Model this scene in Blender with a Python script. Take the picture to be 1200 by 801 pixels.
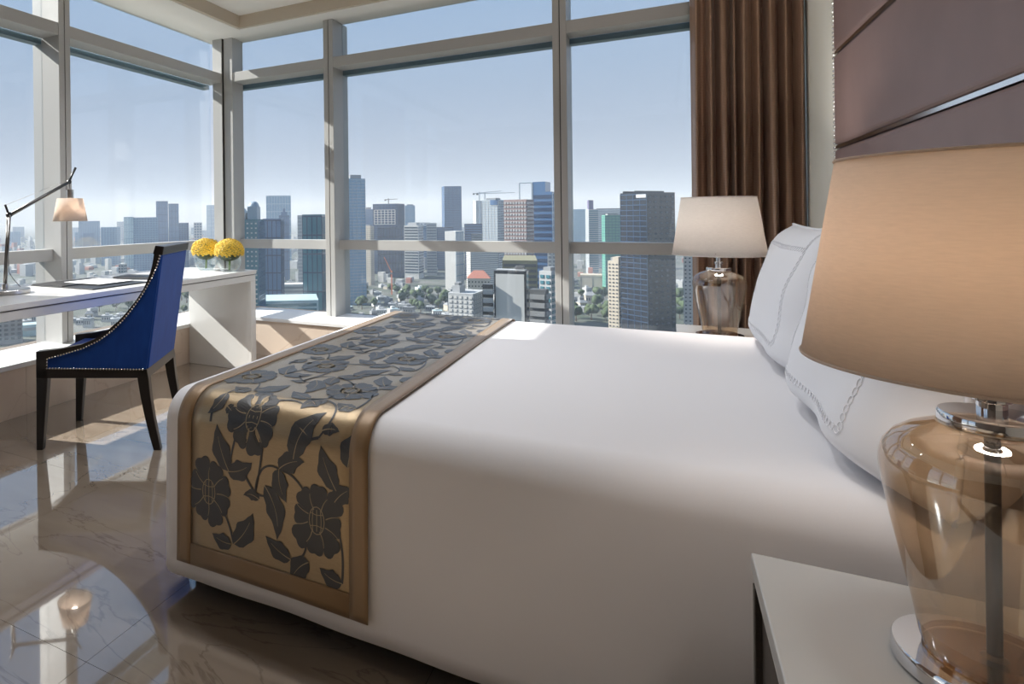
import bpy, bmesh, math, random
import numpy as np
from mathutils import Vector, Matrix
random.seed(7)
PI = math.pi
sc = bpy.context.scene
col = sc.collection
for o in list(bpy.data.objects): bpy.data.objects.remove(o)

# ------------------------------------------------------------------ camera
F, PXC, PYC, EYE = 717.97, 380.0, 253.82, 1.146      # pixels of the 1200x801 frame
TH, ROLL = math.radians(29.003), math.radians(0.694)
CT, ST, CR, SR = math.cos(TH), math.sin(TH), math.cos(ROLL), math.sin(ROLL)
cam = bpy.data.cameras.new('camera'); camo = bpy.data.objects.new('camera', cam); col.objects.link(camo)
cam.sensor_fit = 'HORIZONTAL'; cam.sensor_width = 36; cam.lens = F / 1200 * 36
cam.shift_x = (600 - PXC) / 1200; cam.shift_y = (PYC - 400.5) / 1200
cam.clip_start = 0.05; cam.clip_end = 30000
right = Vector((CT, ST, 0)); up = Vector((0, 0, 1)); fwd = Vector((-ST, CT, 0))
r2 = right * CR - up * SR; u2 = right * SR + up * CR
camo.matrix_world = Matrix((( r2.x, u2.x, -fwd.x, 0), (r2.y, u2.y, -fwd.y, 0), (r2.z, u2.z, -fwd.z, EYE), (0, 0, 0, 1)))
sc.camera = camo

# ------------------------------------------------------------------ world, sun, exposure
w = bpy.data.worlds.new('sky'); sc.world = w; w.use_nodes = True
nt = w.node_tree; nt.nodes.clear()
tc = nt.nodes.new('ShaderNodeTexCoord'); sp = nt.nodes.new('ShaderNodeSeparateXYZ'); cr = nt.nodes.new('ShaderNodeValToRGB')
bg = nt.nodes.new('ShaderNodeBackground'); ow = nt.nodes.new('ShaderNodeOutputWorld')
nt.links.new(tc.outputs['Generated'], sp.inputs[0]); nt.links.new(sp.outputs['Z'], cr.inputs[0])
nt.links.new(cr.outputs[0], bg.inputs[0]); nt.links.new(bg.outputs[0], ow.inputs[0])
e = cr.color_ramp.elements
e[0].position = 0.0; e[0].color = (0.46, 0.49, 0.57, 1)
e[1].position = 1.0; e[1].color = (0.20, 0.36, 0.66, 1)
for p, c in ((0.10, (0.43, 0.48, 0.59, 1)), (0.22, (0.38, 0.48, 0.64, 1)), (0.45, (0.31, 0.47, 0.71, 1))):
    k = e.new(p); k.color = c
bg.inputs[1].default_value = 1.0
sd = bpy.data.lights.new('sun', 'SUN'); sd.energy = 14.0; sd.angle = math.radians(0.6); sd.color = (1.0, 0.94, 0.86)
so = bpy.data.objects.new('sun', sd); col.objects.link(so)
so.rotation_euler = Vector((0.815, 0.196, -0.546)).to_track_quat('-Z', 'Y').to_euler()
so.location = (-20, -4, 15)
vs = sc.view_settings
vs.view_transform = 'Standard'; vs.look = 'None'; vs.gamma = 1; vs.exposure = 0.0; vs.use_curve_mapping = False
sc.cycles.use_denoising = True
sc.cycles.max_bounces = 10; sc.cycles.transparent_max_bounces = 24; sc.cycles.volume_bounces = 0
sc.cycles.sample_clamp_indirect = 6.0; sc.cycles.caustics_reflective = False; sc.cycles.caustics_refractive = False

# ------------------------------------------------------------------ helpers
def ray(u, v):
    du, dv = u - PXC, v - PYC
    X = (du * CR - dv * SR) / F; Y = (du * SR + dv * CR) / F
    return Vector((X * CT - ST, X * ST + CT, -Y))
def hor(u): return PYC - (u - PXC) * math.tan(ROLL)

MATS = {}
def mat(name, color, rough=0.5, metal=0.0, spec=0.5, coat=0.0, bump=None, var=None, sheen=0.0, trans=None, ior=None, coat_r=.04, coat_ior=1.6):
    """principled material; var=(scale, colour2, detail) mottles the colour, bump=(scale, strength)"""
    if name in MATS: return MATS[name]
    m = bpy.data.materials.new(name); m.use_nodes = True; n = m.node_tree.nodes; l = m.node_tree.links
    b = n['Principled BSDF']
    b.inputs['Base Color'].default_value = (*color, 1); b.inputs['Roughness'].default_value = rough
    b.inputs['Metallic'].default_value = metal; b.inputs['Specular IOR Level'].default_value = spec
    b.inputs['Coat Weight'].default_value = coat; b.inputs['Coat Roughness'].default_value = coat_r; b.inputs['Coat IOR'].default_value = coat_ior
    b.inputs['Sheen Weight'].default_value = sheen
    if ior: b.inputs['IOR'].default_value = ior
    t = None
    if var or bump: t = n.new('ShaderNodeTexCoord')
    if var:
        no = n.new('ShaderNodeTexNoise'); no.inputs['Scale'].default_value = var[0]; no.inputs['Detail'].default_value = var[2] if len(var) > 2 else 4
        mp = n.new('ShaderNodeMapping')
        if len(var) > 3: mp.inputs['Scale'].default_value = var[3]
        l.new(t.outputs['Object'], mp.inputs[0]); l.new(mp.outputs[0], no.inputs['Vector'])
        r = n.new('ShaderNodeValToRGB'); r.color_ramp.elements[0].position = 0.32; r.color_ramp.elements[1].position = 0.68
        r.color_ramp.elements[0].color = (*color, 1); r.color_ramp.elements[1].color = (*var[1], 1)
        l.new(no.outputs['Fac'], r.inputs[0]); l.new(r.outputs[0], b.inputs['Base Color'])
    if bump:
        no = n.new('ShaderNodeTexNoise'); no.inputs['Scale'].default_value = bump[0]; no.inputs['Detail'].default_value = 3
        mp = n.new('ShaderNodeMapping')
        if len(bump) > 2: mp.inputs['Scale'].default_value = bump[2]
        l.new(t.outputs['Object'], mp.inputs[0]); l.new(mp.outputs[0], no.inputs['Vector'])
        bp = n.new('ShaderNodeBump'); bp.inputs['Strength'].default_value = bump[1]; bp.inputs['Distance'].default_value = 0.01
        l.new(no.outputs['Fac'], bp.inputs['Height']); l.new(bp.outputs[0], b.inputs['Normal'])
    MATS[name] = m; return m

def thin_glass(name, tint, refl=1.5, gloss=1.0):
    m = bpy.data.materials.new(name); m.use_nodes = True; n = m.node_tree.nodes; l = m.node_tree.links; n.clear()
    o = n.new('ShaderNodeOutputMaterial'); mx = n.new('ShaderNodeMixShader'); tr = n.new('ShaderNodeBsdfTransparent')
    g = n.new('ShaderNodeBsdfGlossy'); fr = n.new('ShaderNodeFresnel')
    tr.inputs[0].default_value = (*tint, 1); g.inputs['Roughness'].default_value = 0.0; g.inputs[0].default_value = (gloss, gloss, gloss, 1)
    ge = n.new('ShaderNodeNewGeometry'); ma = n.new('ShaderNodeMix'); ma.data_type = 'FLOAT'   # same reflectance on both faces of the thin pane
    ma.inputs[2].default_value = refl; ma.inputs[3].default_value = 1/refl
    l.new(ge.outputs['Backfacing'], ma.inputs[0]); l.new(ma.outputs[0], fr.inputs[0])
    l.new(fr.outputs[0], mx.inputs[0]); l.new(tr.outputs[0], mx.inputs[1]); l.new(g.outputs[0], mx.inputs[2]); l.new(mx.outputs[0], o.inputs[0])
    MATS[name] = m; return m

class MB:
    """collects boxes / quads / lathes / tubes, build() links them as one mesh object"""
    def __init__(s): s.v = []; s.f = []; s.mi = []
    def add(s, verts, faces, mi=0):
        b = len(s.v); s.v += [tuple(v) for v in verts]
        for f in faces: s.f.append([b + i for i in f]); s.mi.append(mi)
    def box(s, x0, x1, y0, y1, z0, z1, mi=0):
        s.add([(x0,y0,z0),(x1,y0,z0),(x1,y1,z0),(x0,y1,z0),(x0,y0,z1),(x1,y0,z1),(x1,y1,z1),(x0,y1,z1)],
              [(0,3,2,1),(4,5,6,7),(0,1,5,4),(1,2,6,5),(2,3,7,6),(3,0,4,7)], mi); return s
    def hexa(s, lo, hi, mi=0):
        s.add(list(lo) + list(hi), [(0,3,2,1),(4,5,6,7),(0,1,5,4),(1,2,6,5),(2,3,7,6),(3,0,4,7)], mi); return s
    def lathe(s, prof, cx=0, cy=0, n=48, mi=0, cap0=True, cap1=True):
        b = len(s.v)
        for r, z in prof:
            for i in range(n): a = 2*PI*i/n; s.v.append((cx + r*math.cos(a), cy + r*math.sin(a), z))
        for k in range(len(prof)-1):
            for i in range(n):
                j = (i+1) % n; s.f.append([b+k*n+i, b+k*n+j, b+(k+1)*n+j, b+(k+1)*n+i]); s.mi.append(mi)
        if cap0: s.f.append([b+i for i in range(n)][::-1]); s.mi.append(mi)
        if cap1: s.f.append([b+(len(prof)-1)*n+i for i in range(n)]); s.mi.append(mi)
        return s
    def tube(s, pts, r, n=8, mi=0, closed=False):
        pts = [Vector(p) for p in pts]; N = len(pts); b = len(s.v)
        rr = r if isinstance(r, (list, tuple)) else [r]*N
        for k, p in enumerate(pts):
            if closed: t = pts[(k+1) % N] - pts[k-1]
            else: t = pts[min(k+1, N-1)] - pts[max(k-1, 0)]
            t.normalize(); a = t.cross(Vector((0.12, 0.07, 1)))
            if a.length < 1e-3: a = t.cross(Vector((1, 0, 0)))
            a.normalize(); c = t.cross(a)
            for i in range(n):
                q = 2*PI*i/n; s.v.append(tuple(p + (a*math.cos(q) + c*math.sin(q))*rr[k]))
        for k in range(N if closed else N-1):
            k2 = (k+1) % N
            for i in range(n):
                j = (i+1) % n; s.f.append([b+k*n+i, b+k*n+j, b+k2*n+j, b+k2*n+i]); s.mi.append(mi)
        if not closed:
            s.f.append([b+i for i in range(n)][::-1]); s.mi.append(mi); s.f.append([b+(N-1)*n+i for i in range(n)]); s.mi.append(mi)
        return s
    def ball(s, c, r, n=8, m=5, mi=0, sc=(1,1,1)):
        b = len(s.v)
        s.v.append((c[0], c[1], c[2]-r*sc[2]))
        for k in range(1, m):
            ph = -PI/2 + PI*k/m
            for i in range(n):
                a = 2*PI*i/n; s.v.append((c[0]+r*sc[0]*math.cos(ph)*math.cos(a), c[1]+r*sc[1]*math.cos(ph)*math.sin(a), c[2]+r*sc[2]*math.sin(ph)))
        s.v.append((c[0], c[1], c[2]+r*sc[2])); t = len(s.v)-1
        for i in range(n):
            j = (i+1) % n; s.f.append([b, b+1+j, b+1+i]); s.mi.append(mi); s.f.append([t, b+1+(m-2)*n+i, b+1+(m-2)*n+j]); s.mi.append(mi)
        for k in range(m-2):
            for i in range(n):
                j = (i+1) % n; s.f.append([b+1+k*n+i, b+1+k*n+j, b+1+(k+1)*n+j, b+1+(k+1)*n+i]); s.mi.append(mi)
        return s
    def mesh(s, name, mats, smooth=False):
        me = bpy.data.meshes.new(name); me.from_pydata(s.v, [], s.f)
        for m in (mats if isinstance(mats, (list, tuple)) else [mats]): me.materials.append(m)
        if any(s.mi): me.polygons.foreach_set('material_index', s.mi)
        if smooth: me.polygons.foreach_set('use_smooth', [True]*len(s.f))
        me.update(); return me
    def build(s, name, mats, parent=None, smooth=False, bevel=0, loc=None, fix=False, seg=2):
        me = s.mesh(name, mats, smooth)
        if fix:
            bm = bmesh.new(); bm.from_mesh(me); bmesh.ops.recalc_face_normals(bm, faces=bm.faces); bm.to_mesh(me); bm.free()
        o = bpy.data.objects.new(name, me); col.objects.link(o)
        if parent: o.parent = parent
        if loc: o.location = loc
        if bevel:
            bv = o.modifiers.new('bevel', 'BEVEL'); bv.width = bevel; bv.segments = seg; bv.limit_method = 'ANGLE'; bv.angle_limit = math.radians(40)
        return o

def tag(o, label=None, cat=None, group=None, kind=None):
    if label: o['label'] = label
    if cat: o['category'] = cat
    if group: o['group'] = group
    if kind: o['kind'] = kind
    return o
def empty(name, loc=(0,0,0), rz=0, **k):
    o = bpy.data.objects.new(name, None); col.objects.link(o); o.location = loc; o.rotation_euler = (0,0,rz); o.empty_display_size = 0.1
    tag(o, **k); return o
def part(name, me, parent, loc=(0,0,0), rz=0):
    o = bpy.data.objects.new(name, me); col.objects.link(o); o.parent = parent; o.location = loc; o.rotation_euler = (0,0,rz); return o
def smooth_all(o, ang=35):
    me = o.data; me.polygons.foreach_set('use_smooth', [True]*len(me.polygons))
    try: me.set_sharp_from_angle(angle=math.radians(ang))
    except Exception: pass
    return o

# ------------------------------------------------------------------ materials of the room
def marble(name, c1, c2, vein, rough, ior, coat=0.0, vs=1.0):
    m = bpy.data.materials.new(name); m.use_nodes = True; n = m.node_tree.nodes; l = m.node_tree.links; b = n['Principled BSDF']
    g = n.new('ShaderNodeNewGeometry'); mp = n.new('ShaderNodeMapping'); mp.inputs['Rotation'].default_value = (0, 0, 0.6); mp.inputs['Scale'].default_value = (0.7*vs, 2.0*vs, 1.2*vs)
    l.new(g.outputs['Position'], mp.inputs[0])
    n1 = n.new('ShaderNodeTexNoise'); n1.inputs['Scale'].default_value = 2.2; n1.inputs['Detail'].default_value = 8; n1.inputs['Distortion'].default_value = 0.6
    n2 = n.new('ShaderNodeTexNoise'); n2.inputs['Scale'].default_value = 1.6; n2.inputs['Detail'].default_value = 6; n2.inputs['Distortion'].default_value = 1.4
    for q in (n1, n2): l.new(mp.outputs[0], q.inputs['Vector'])
    r1 = n.new('ShaderNodeValToRGB'); r1.color_ramp.elements[0].position = 0.3; r1.color_ramp.elements[1].position = 0.7
    r1.color_ramp.elements[0].color = (*c1, 1); r1.color_ramp.elements[1].color = (*c2, 1); l.new(n1.outputs['Fac'], r1.inputs[0])
    r2_ = n.new('ShaderNodeValToRGB'); e = r2_.color_ramp.elements; e[0].position = 0.490; e[0].color = (0,0,0,1); e[1].position = 0.510; e[1].color = (0,0,0,1)
    k = e.new(0.5); k.color = (0.5,0.5,0.5,1); l.new(n2.outputs['Fac'], r2_.inputs[0])
    mx = n.new('ShaderNodeMixRGB'); mx.inputs[2].default_value = (*vein, 1); l.new(r2_.outputs[0], mx.inputs[0]); l.new(r1.outputs[0], mx.inputs[1])
    l.new(mx.outputs[0], b.inputs['Base Color']); b.inputs['Roughness'].default_value = rough; b.inputs['IOR'].default_value = ior
    b.inputs['Coat Weight'].default_value = coat; b.inputs['Coat IOR'].default_value = 1.7; b.inputs['Coat Roughness'].default_value = 0.015
    MATS[name] = m; return m
M_floor = marble('polished_floor_marble', (0.24, 0.185, 0.138), (0.325, 0.262, 0.205), (0.12, 0.086, 0.06), 0.05, 1.8, 1.0)
M_stone = marble('beige_plinth_stone', (0.72, 0.58, 0.47), (0.80, 0.68, 0.57), (0.58, 0.44, 0.34), 0.25, 1.5, 0.0, 0.8)
M_grout = mat('grout', (0.16, 0.12, 0.09), 0.7)
M_frame = mat('window_frame_aluminium', (0.47, 0.465, 0.455), 0.42, 0.0, 0.5)
M_seam = mat('dark_gasket', (0.02, 0.02, 0.02), 0.6)
M_fin = mat('exterior_fin', (0.16, 0.24, 0.28), 0.3)
M_sill = mat('white_sill', (0.86, 0.86, 0.86), 0.35)
M_pane = thin_glass('window_glass', (0.93, 0.96, 0.98), 1.35)
M_ceil = mat('ceiling_paint', (0.88, 0.86, 0.82), 0.9, bump=(60, 0.02))
M_cove = mat('coffer_paint', (0.62, 0.54, 0.44), 0.9)
M_cream = mat('cream_padded_wall', (0.90, 0.885, 0.80), 0.75, var=(9, (0.91, 0.90, 0.83), 3), bump=(300, 0.08))
M_wall = mat('cream_wall', (0.74, 0.70, 0.62), 0.85, bump=(80, 0.03))
M_taupe = mat('taupe_wainscot', (0.20, 0.15, 0.12), 0.55, bump=(120, 0.05))

# ------------------------------------------------------------------ room shell
XM, XG, YM, YG = -3.543, -3.715, 4.492, 4.665       # mullion fronts and glass planes
XR, YB, ZS, ZC, ZT = 0.76, -2.4, 0.313, 2.79, 2.90  # right wall, back of room, sill, soffit, coffer
XP, YP = -3.31, 4.225                               # plinth fronts
fl = MB().box(-3.9, XR, YB, 4.85, -0.12, -0.008).build('floor', M_grout); tag(fl, 'polished beige-brown marble floor of large tiles', 'floor', kind='structure')
tl = {}
T = 0.8
for i in range(-4, 4):
    for j in range(-5, 5):
        x0, x1, y0, y1 = -1.322 + i*T, -1.322 + (i+1)*T, 1.083 + j*T, 1.083 + (j+1)*T
        x0, x1, y0, y1 = max(x0, XP), min(x1, XR-.02), max(y0, YB), min(y1, YP)
        if x1 - x0 < .02 or y1 - y0 < .02: continue
        key = (round(x1-x0, 3), round(y1-y0, 3))
        if key not in tl:
            a, b = key; tl[key] = MB().box(.0006, a-.0006, .0006, b-.0006, -.008, 0).mesh('marble_tile', M_floor)
        part('tile', tl[key], fl, (x0, y0, 0))
# plinth under the windows: grout core with stone panels, white sill on it
def plinth(name, label, horizontal):
    m = MB()
    if horizontal: m.box(-3.9, XR, YP+.02, 4.9, 0, ZS-.03)
    else: m.box(-3.95, XP-.02, YB, YP+.02, 0, ZS-.03)
    o = m.build(name, M_grout); tag(o, label, 'plinth', kind='structure')
    if horizontal: cuts = [XP] + [-3.12 + .8*k for k in range(0, 5)] + [XR-.02]
    else: cuts = [YB] + [2.31 - .8*k for k in range(5, -1, -1)] + [3.11, 3.91, YP]
    for a, b in zip(cuts[:-1], cuts[1:]):
        if b - a < .02: continue
        q = MB()
        if horizontal: q.box(a+.0008, b-.0008, YP, YP+.02, 0.0, ZS-.03)
        else: q.box(XP-.02, XP, a+.0008, b-.0008, 0.0, ZS-.03)
        q.build('stone_panel', M_stone, o)
    s = MB()
    if horizontal: s.box(-3.66, XR, YP-.012, 4.70, ZS-.03, ZS)
    else: s.box(-3.73, XP+.012, YB, 4.70, ZS-.03, ZS)
    s.build('sill_board', M_sill, o, bevel=.004)
    return o
plinth('trim_1', 'low beige stone plinth with white sill under the left windows', False)
plinth('trim_2', 'low beige stone plinth with white sill under the far windows', True)

RAILF = 0.085                                       # rail set back from the mullion front
def window(name, label, left):
    root = empty(name, label=label, cat='window', kind='structure')
    P = (lambda m, a0, a1, d0, d1, z0, z1: m.box(XM-d1, XM-d0, a0, a1, z0, z1)) if left else (lambda m, a0, a1, d0, d1, z0, z1: m.box(a0, a1, YM+d0, YM+d1, z0, z1))
    seams = [1.035, 2.788] if left else [-2.436, -0.619, 1.2]
    ends = (YB, 4.52) if left else (-3.52, XR)
    if left: seams = [-0.715] + seams
    dg = 0.172
    edges = []
    for s in seams:
        m = MB(); P(m, s-.046, s-.003, 0, dg+.1, ZS-.02, ZC); P(m, s+.003, s+.044, 0, dg+.1, ZS-.02, ZC); o = m.build('mullion', M_frame, root, bevel=.002)
        P(MB(), s-.004, s+.004, .006, dg+.09, ZS-.02, ZC).build('gasket', M_seam, o)
        edges.append((s-.046, s+.044))
    a = ends[0]
    for (m0, m1) in edges + [(ends[1], ends[1])]:
        lo, hi = a, m0
        if hi - lo > .05:
            P(MB(), lo, hi, .004, dg, 2.389, 2.473).build('transom', M_frame, root, bevel=.002)
            P(MB(), lo, hi, dg+.011, dg+.08, 2.352, 2.392).build('exterior_fin', M_fin, root)
            P(MB(), lo, hi, RAILF, dg, 0.868, 0.948).build('rail', M_frame, root, bevel=.002)
            P(MB(), lo, hi, dg+.012, dg+.10, 0.880, 0.940).build('exterior_rail', M_fin, root)
            for z0, z1 in ((ZS-.005, .868), (.948, 2.389), (2.473, ZC)):
                P(MB(), lo, hi, dg, dg+.010, z0, z1).build('pane', M_pane, root)
        a = m1
    return root
window('window_1', 'floor-to-ceiling aluminium framed window wall along the left, behind the desk', True)
window('window_2', 'floor-to-ceiling aluminium framed window wall behind the bed foot and curtain', False)
cm = MB(); cm.box(XM-.10, XM+.006, YM-.022, YM+.10, ZS-.02, ZC); cm.box(XM+.012, XM+.112, YM-.002, YM+.16, ZS-.02, ZC)
o = cm.build('trim_3', M_frame, bevel=.002); tag(o, 'aluminium corner post between the two window walls', 'corner post', kind='structure')
MB().box(XM+.004, XM+.013, YM-.016, YM+.1, ZS-.02, ZC).build('gasket', M_seam, o)

CXL, CYB, CXR, CYN = -3.209, 4.308, 0.20, -1.9
m = MB(); m.box(-3.86, XR, YB, 4.86, ZT, ZT+.15)
ce = m.build('ceiling', M_ceil); tag(ce, 'white coffered ceiling', 'ceiling', kind='structure')
m = MB(); m.box(-3.735, CXL-.03, YB, 4.685, ZC, ZT); m.box(CXL-.03, XR, CYB+.03, 4.685, ZC, ZT); m.box(CXR, XR, YB, CYB+.03, ZC, ZT); m.box(CXL-.03, CXR, YB, CYN, ZC, ZT)
m.build('soffit', M_ceil, ce)
m = MB(); m.box(CXL-.03, CXL, CYN, CYB, ZC+.004, ZT); m.box(CXL-.03, CXR, CYB, CYB+.03, ZC+.004, ZT); m.box(CXR-.03, CXR, CYN, CYB, ZC+.004, ZT)
m.build('coffer_fascia', M_cove, ce)
o = MB().box(XR, XR+.15, YB, 4.85, 0, ZT).build('wall_right', M_wall); tag(o, 'cream wall behind the headboard', 'wall', kind='structure')
o = MB().box(-3.9, XR+.15, YB-.15, YB, 0, ZT).build('wall_near', mat('walnut_panelling', (0.22, 0.17, 0.14), 0.5, bump=(40, .03))); tag(o, 'brown panelled wall at the near end of the room', 'wall', kind='structure')

# ------------------------------------------------------------------ headboard wall
hb = empty('headboard', (0.70, 2.27, 0), label='tall mauve leather headboard of stacked horizontal panels with steel inlays', cat='headboard')
M_leath = mat('mauve_leather', (0.235, 0.160, 0.150), 0.46, spec=0.5, bump=(500, 0.06), var=(5, (0.265, 0.180, 0.168), 3))
M_steel = mat('polished_steel', (0.86, 0.85, 0.83), 0.13, 1.0)
zs = [0.12, 0.56, 1.0, 1.44, 1.88, 2.32, 2.76]
for a, b in zip(zs[:-1], zs[1:]):
    MB().box(0, .055, -1.40, 1.40, a+.007, b-.007).build('leather_panel', M_leath, hb, bevel=.022, seg=4)
    if b < 2.7: MB().box(.004, .055, -1.385, 1.385, b-.007, b+.007).build('steel_inlay', M_steel, hb)
nh = MB()
for k in range(122): nh.ball((.006, 1.408, .3 + k*.020), .0075, 6, 4)
tag(nh.build('nailhead_trim', M_steel, hb, smooth=True), kind='stuff')
MB().box(.012, .055, 1.401, 1.416, .12, 2.76).build('edge_strip', M_cream, hb)
cp = empty('wall_panel', (0.715, 4.05, 0), label='cream padded wall panel between the brown curtain and the headboard', cat='wall panel')
MB().box(0, .04, -.355, .43, 1.035, 2.785).build('padding', M_cream, cp, bevel=.015, seg=3)
MB().box(.006, .04, -.355, .43, 0.0, 1.028).build('lower_panel', M_taupe, cp, bevel=.006)

# ------------------------------------------------------------------ curtains
def satin(name, c1, c2):
    m = bpy.data.materials.new(name); m.use_nodes = True; n = m.node_tree.nodes; l = m.node_tree.links; b = n['Principled BSDF']
    t = n.new('ShaderNodeTexCoord'); wv = n.new('ShaderNodeTexWave'); wv.bands_direction = 'Z'; wv.inputs['Scale'].default_value = 42; wv.inputs['Distortion'].default_value = 1.5; wv.inputs['Detail Scale'].default_value = 6
    l.new(t.outputs['Object'], wv.inputs[0]); r = n.new('ShaderNodeValToRGB'); r.color_ramp.elements[0].color = (*c1, 1); r.color_ramp.elements[1].color = (*c2, 1)
    l.new(wv.outputs['Fac'], r.inputs[0]); l.new(r.outputs[0], b.inputs['Base Color'])
    b.inputs['Roughness'].default_value = 0.33; b.inputs['Metallic'].default_value = 0.35; b.inputs['Specular IOR Level'].default_value = 0.7; b.inputs['Sheen Weight'].default_value = 0.1
    MATS[name] = m; return m
M_curt = satin('brown_satin', (0.30, 0.175, 0.115), (0.40, 0.255, 0.175))
def curtain(name, label, x0, x1, y, z0, z1, folds, seed, along_y=False, amp=.05):
    rd = random.Random(seed); m = MB(); NX, NZ = 260, 26
    ph = [rd.uniform(0, 6.28) for _ in range(8)]
    cuts = sorted([0] + [min(.97, max(.02, (k+1)/folds + rd.uniform(-.3, .3)/folds)) for k in range(folds-1)] + [1])
    am = [rd.uniform(.55, 1.15) for _ in range(folds)]
    for k in range(NZ+1):
        tz = k/NZ; z = z0 + (z1-z0)*tz
        for i in range(NX+1):
            t = i/NX + .006*math.sin(3*tz*2 + ph[0] + 9*i/NX)*(1-tz)
            t = min(max(t, 0), 1); f = 0
            while f < folds-1 and t > cuts[f+1]: f += 1
            q = (t - cuts[f])/max(1e-6, cuts[f+1]-cuts[f])
            prof = math.sin(PI*q)**1.0 if f % 1 == 0 else 0
            d = (prof - .35)*am[f]*amp*(1.0 + .25*math.sin(4*tz + ph[f % 8])) + .010*math.sin(47*t + ph[1] + 2.0*tz) + .006*math.sin(90*t + ph[2] - 3*tz)
            a = x0 + (x1-x0)*t
            m.v.append((y + d, a, z) if along_y else (a, y - d, z))
    for k in range(NZ):
        for i in range(NX):
            b = k*(NX+1)+i; m.f.append([b, b+1, b+NX+2, b+NX+1]); m.mi.append(0)
    root = empty(name, ((x0+x1)/2 if not along_y else y, y if not along_y else (x0+x1)/2, 0), label=label, cat='curtain')
    o = m.build('drape', M_curt, None, smooth=True); o.parent = root; o.matrix_parent_inverse = Matrix.Translation(-root.location)
    so_ = o.modifiers.new('solid', 'SOLIDIFY'); so_.thickness = .004
    return root
curtain('curtain', 'brown satin curtain hanging in folds beside the headboard', 0.150, 0.712, 4.36, 0.012, 2.785, 9, 5, amp=.075)
curtain('curtain', 'brown satin curtain added out of view over the window at the near end of the desk', 0.35, 1.93, -3.51, 0.325, 2.785, 22, 9, True, .03)  # unseen curtain, added to shape the sunlight entering beside the desk

# ------------------------------------------------------------------ ceiling fill lights, added out of view to brighten the room
M_opal = mat('fill_light_reflector', (0.85, 0.84, 0.82), 0.25, 0.9)
DLW = 27
for k, (x, y) in enumerate([(x, y) for y in (1.85, 2.9) for x in (-2.4, -1.75, -1.1, -0.45)]):
    r = empty('fill_downlight', (x, y, ZT), label='unseen added downlight in the white coffer above the bed', cat='fill_downlight', group='added fill lights in the coffer')
    MB().lathe([(.050, -.002), (.062, -.006), (.066, -.003), (.066, 0)], n=32, cap0=False, cap1=False).build('rim', M_ceil, r, smooth=True)
    MB().lathe([(.050, -.002), (.046, -.0012), (.020, -.0008)], n=32, cap0=False).build('reflector', M_opal, r, smooth=True)
    ld = bpy.data.lights.new('fill_lamp', 'SPOT'); ld.energy = DLW; ld.color = (0.95, 0.97, 1.0); ld.spot_size = math.radians(122); ld.spot_blend = 1.0; ld.shadow_soft_size = .045
    lo = bpy.data.objects.new('fill_lamp', ld); col.objects.link(lo); lo.parent = r; lo.location = (0, 0, -.06)

# ------------------------------------------------------------------ bed
BX0, BX1, BY0, BY1, BZ0, BZ1, BR = -1.375, 0.69, 1.40, 3.17, 0.075, 0.622, 0.09
M_white = mat('white_bed_cotton', (0.80, 0.785, 0.80), 0.75, spec=0.25, sheen=0.15, bump=(900, 0.05))
M_black = mat('dark_bed_base', (0.018, 0.015, 0.014), 0.6)
bed = empty('bed', (-.34, 2.285, 0), label='large bed with smooth white cover between the two table lamps', cat='bed')
def world_child(o, root):
    o.parent = root; o.matrix_parent_inverse = (Matrix.Translation(root.location) @ Matrix.Rotation(root.rotation_euler.z, 4, 'Z')).inverted(); return o
world_child(MB().box(BX0+.05, BX1, BY0+.11, BY1-.11, 0, .30).build('base', M_black), bed)
# cover: rounded box shell, open at the bottom, subtle drape
def prof_across(p):
    """p = distance along the cover counted so that on top p = y - BY0; returns (y, z, ny, nz)"""
    W = BY1 - BY0; R = BR
    if p < -.5708*R: return BY0, BZ1 - R + (p + .5708*R), -1, 0
    if p < R:
        a = (p + .5708*R)/R; return BY0 + R - R*math.cos(a), BZ1 - R + R*math.sin(a), -math.cos(a), math.sin(a)
    if p < W - R: return BY0 + p, BZ1, 0, 1
    if p < W + .5708*R:
        a = (p - (W - R))/R; return BY1 - R + R*math.sin(a), BZ1 - R + R*math.cos(a), math.sin(a), math.cos(a)
    return BY1, BZ1 - R - (p - W - .5708*R), 1, 0
PB = -(BZ1 - BZ0) + .429*BR                      # p at the lower hem
m = MB(); xs = []
nx = 60
RF = 0.07
# cross sections marching from the foot hem up, over the top to the head
foot = [(BX0, BZ0 + (BZ1-RF-BZ0)*k/6) for k in range(6)] + [(BX0 + RF - RF*math.cos(a), BZ1 - RF + RF*math.sin(a)) for a in [PI/2*k/8 for k in range(9)]]
for k in range(1, nx+1): foot.append((BX0 + RF + (BX1-BX0-RF)*k/nx, BZ1))
# superellipse-cornered plan section: build as grid over (u along x, p across) with the foot drop lowering the section
def cover_point(x, p):
    y, z, ny, nz = prof_across(p)
    # near the foot the top edge rolls down with radius RF
    t = BX0 + RF - x
    if t > 0:
        t = min(t, RF); dz = RF - math.sqrt(max(0, RF*RF - t*t)); z2 = z - dz*(max(0, (z - BZ0)/(BZ1-BZ0)))
        sh = .045*(t/RF)**2                        # round vertical foot corner
        cy = (BY0+BY1)/2; y2 = y + (sh if y < cy else -sh)*min(1, abs(y-cy)/(cy-BY0))**6
        return x, y2, z2
    return x, y, z
ps = [PB + (-.5708*BR - PB)*k/12 for k in range(12)] + [-.5708*BR + 1.5708*BR*k/12 for k in range(12)]
W = BY1-BY0
ps += [BR + (W-2*BR)*k/30 for k in range(30)] + [W-BR + 1.5708*BR*k/12 for k in range(12)] + [W+.5708*BR + (-PB-.5708*BR)*k/12 for k in range(13)]
xs = [BX0 + RF*(1-math.cos(PI/2*k/8)) for k in range(9)] + [BX0 + RF + (BX1-BX0-RF)*k/nx for k in range(1, nx+1)]
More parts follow.
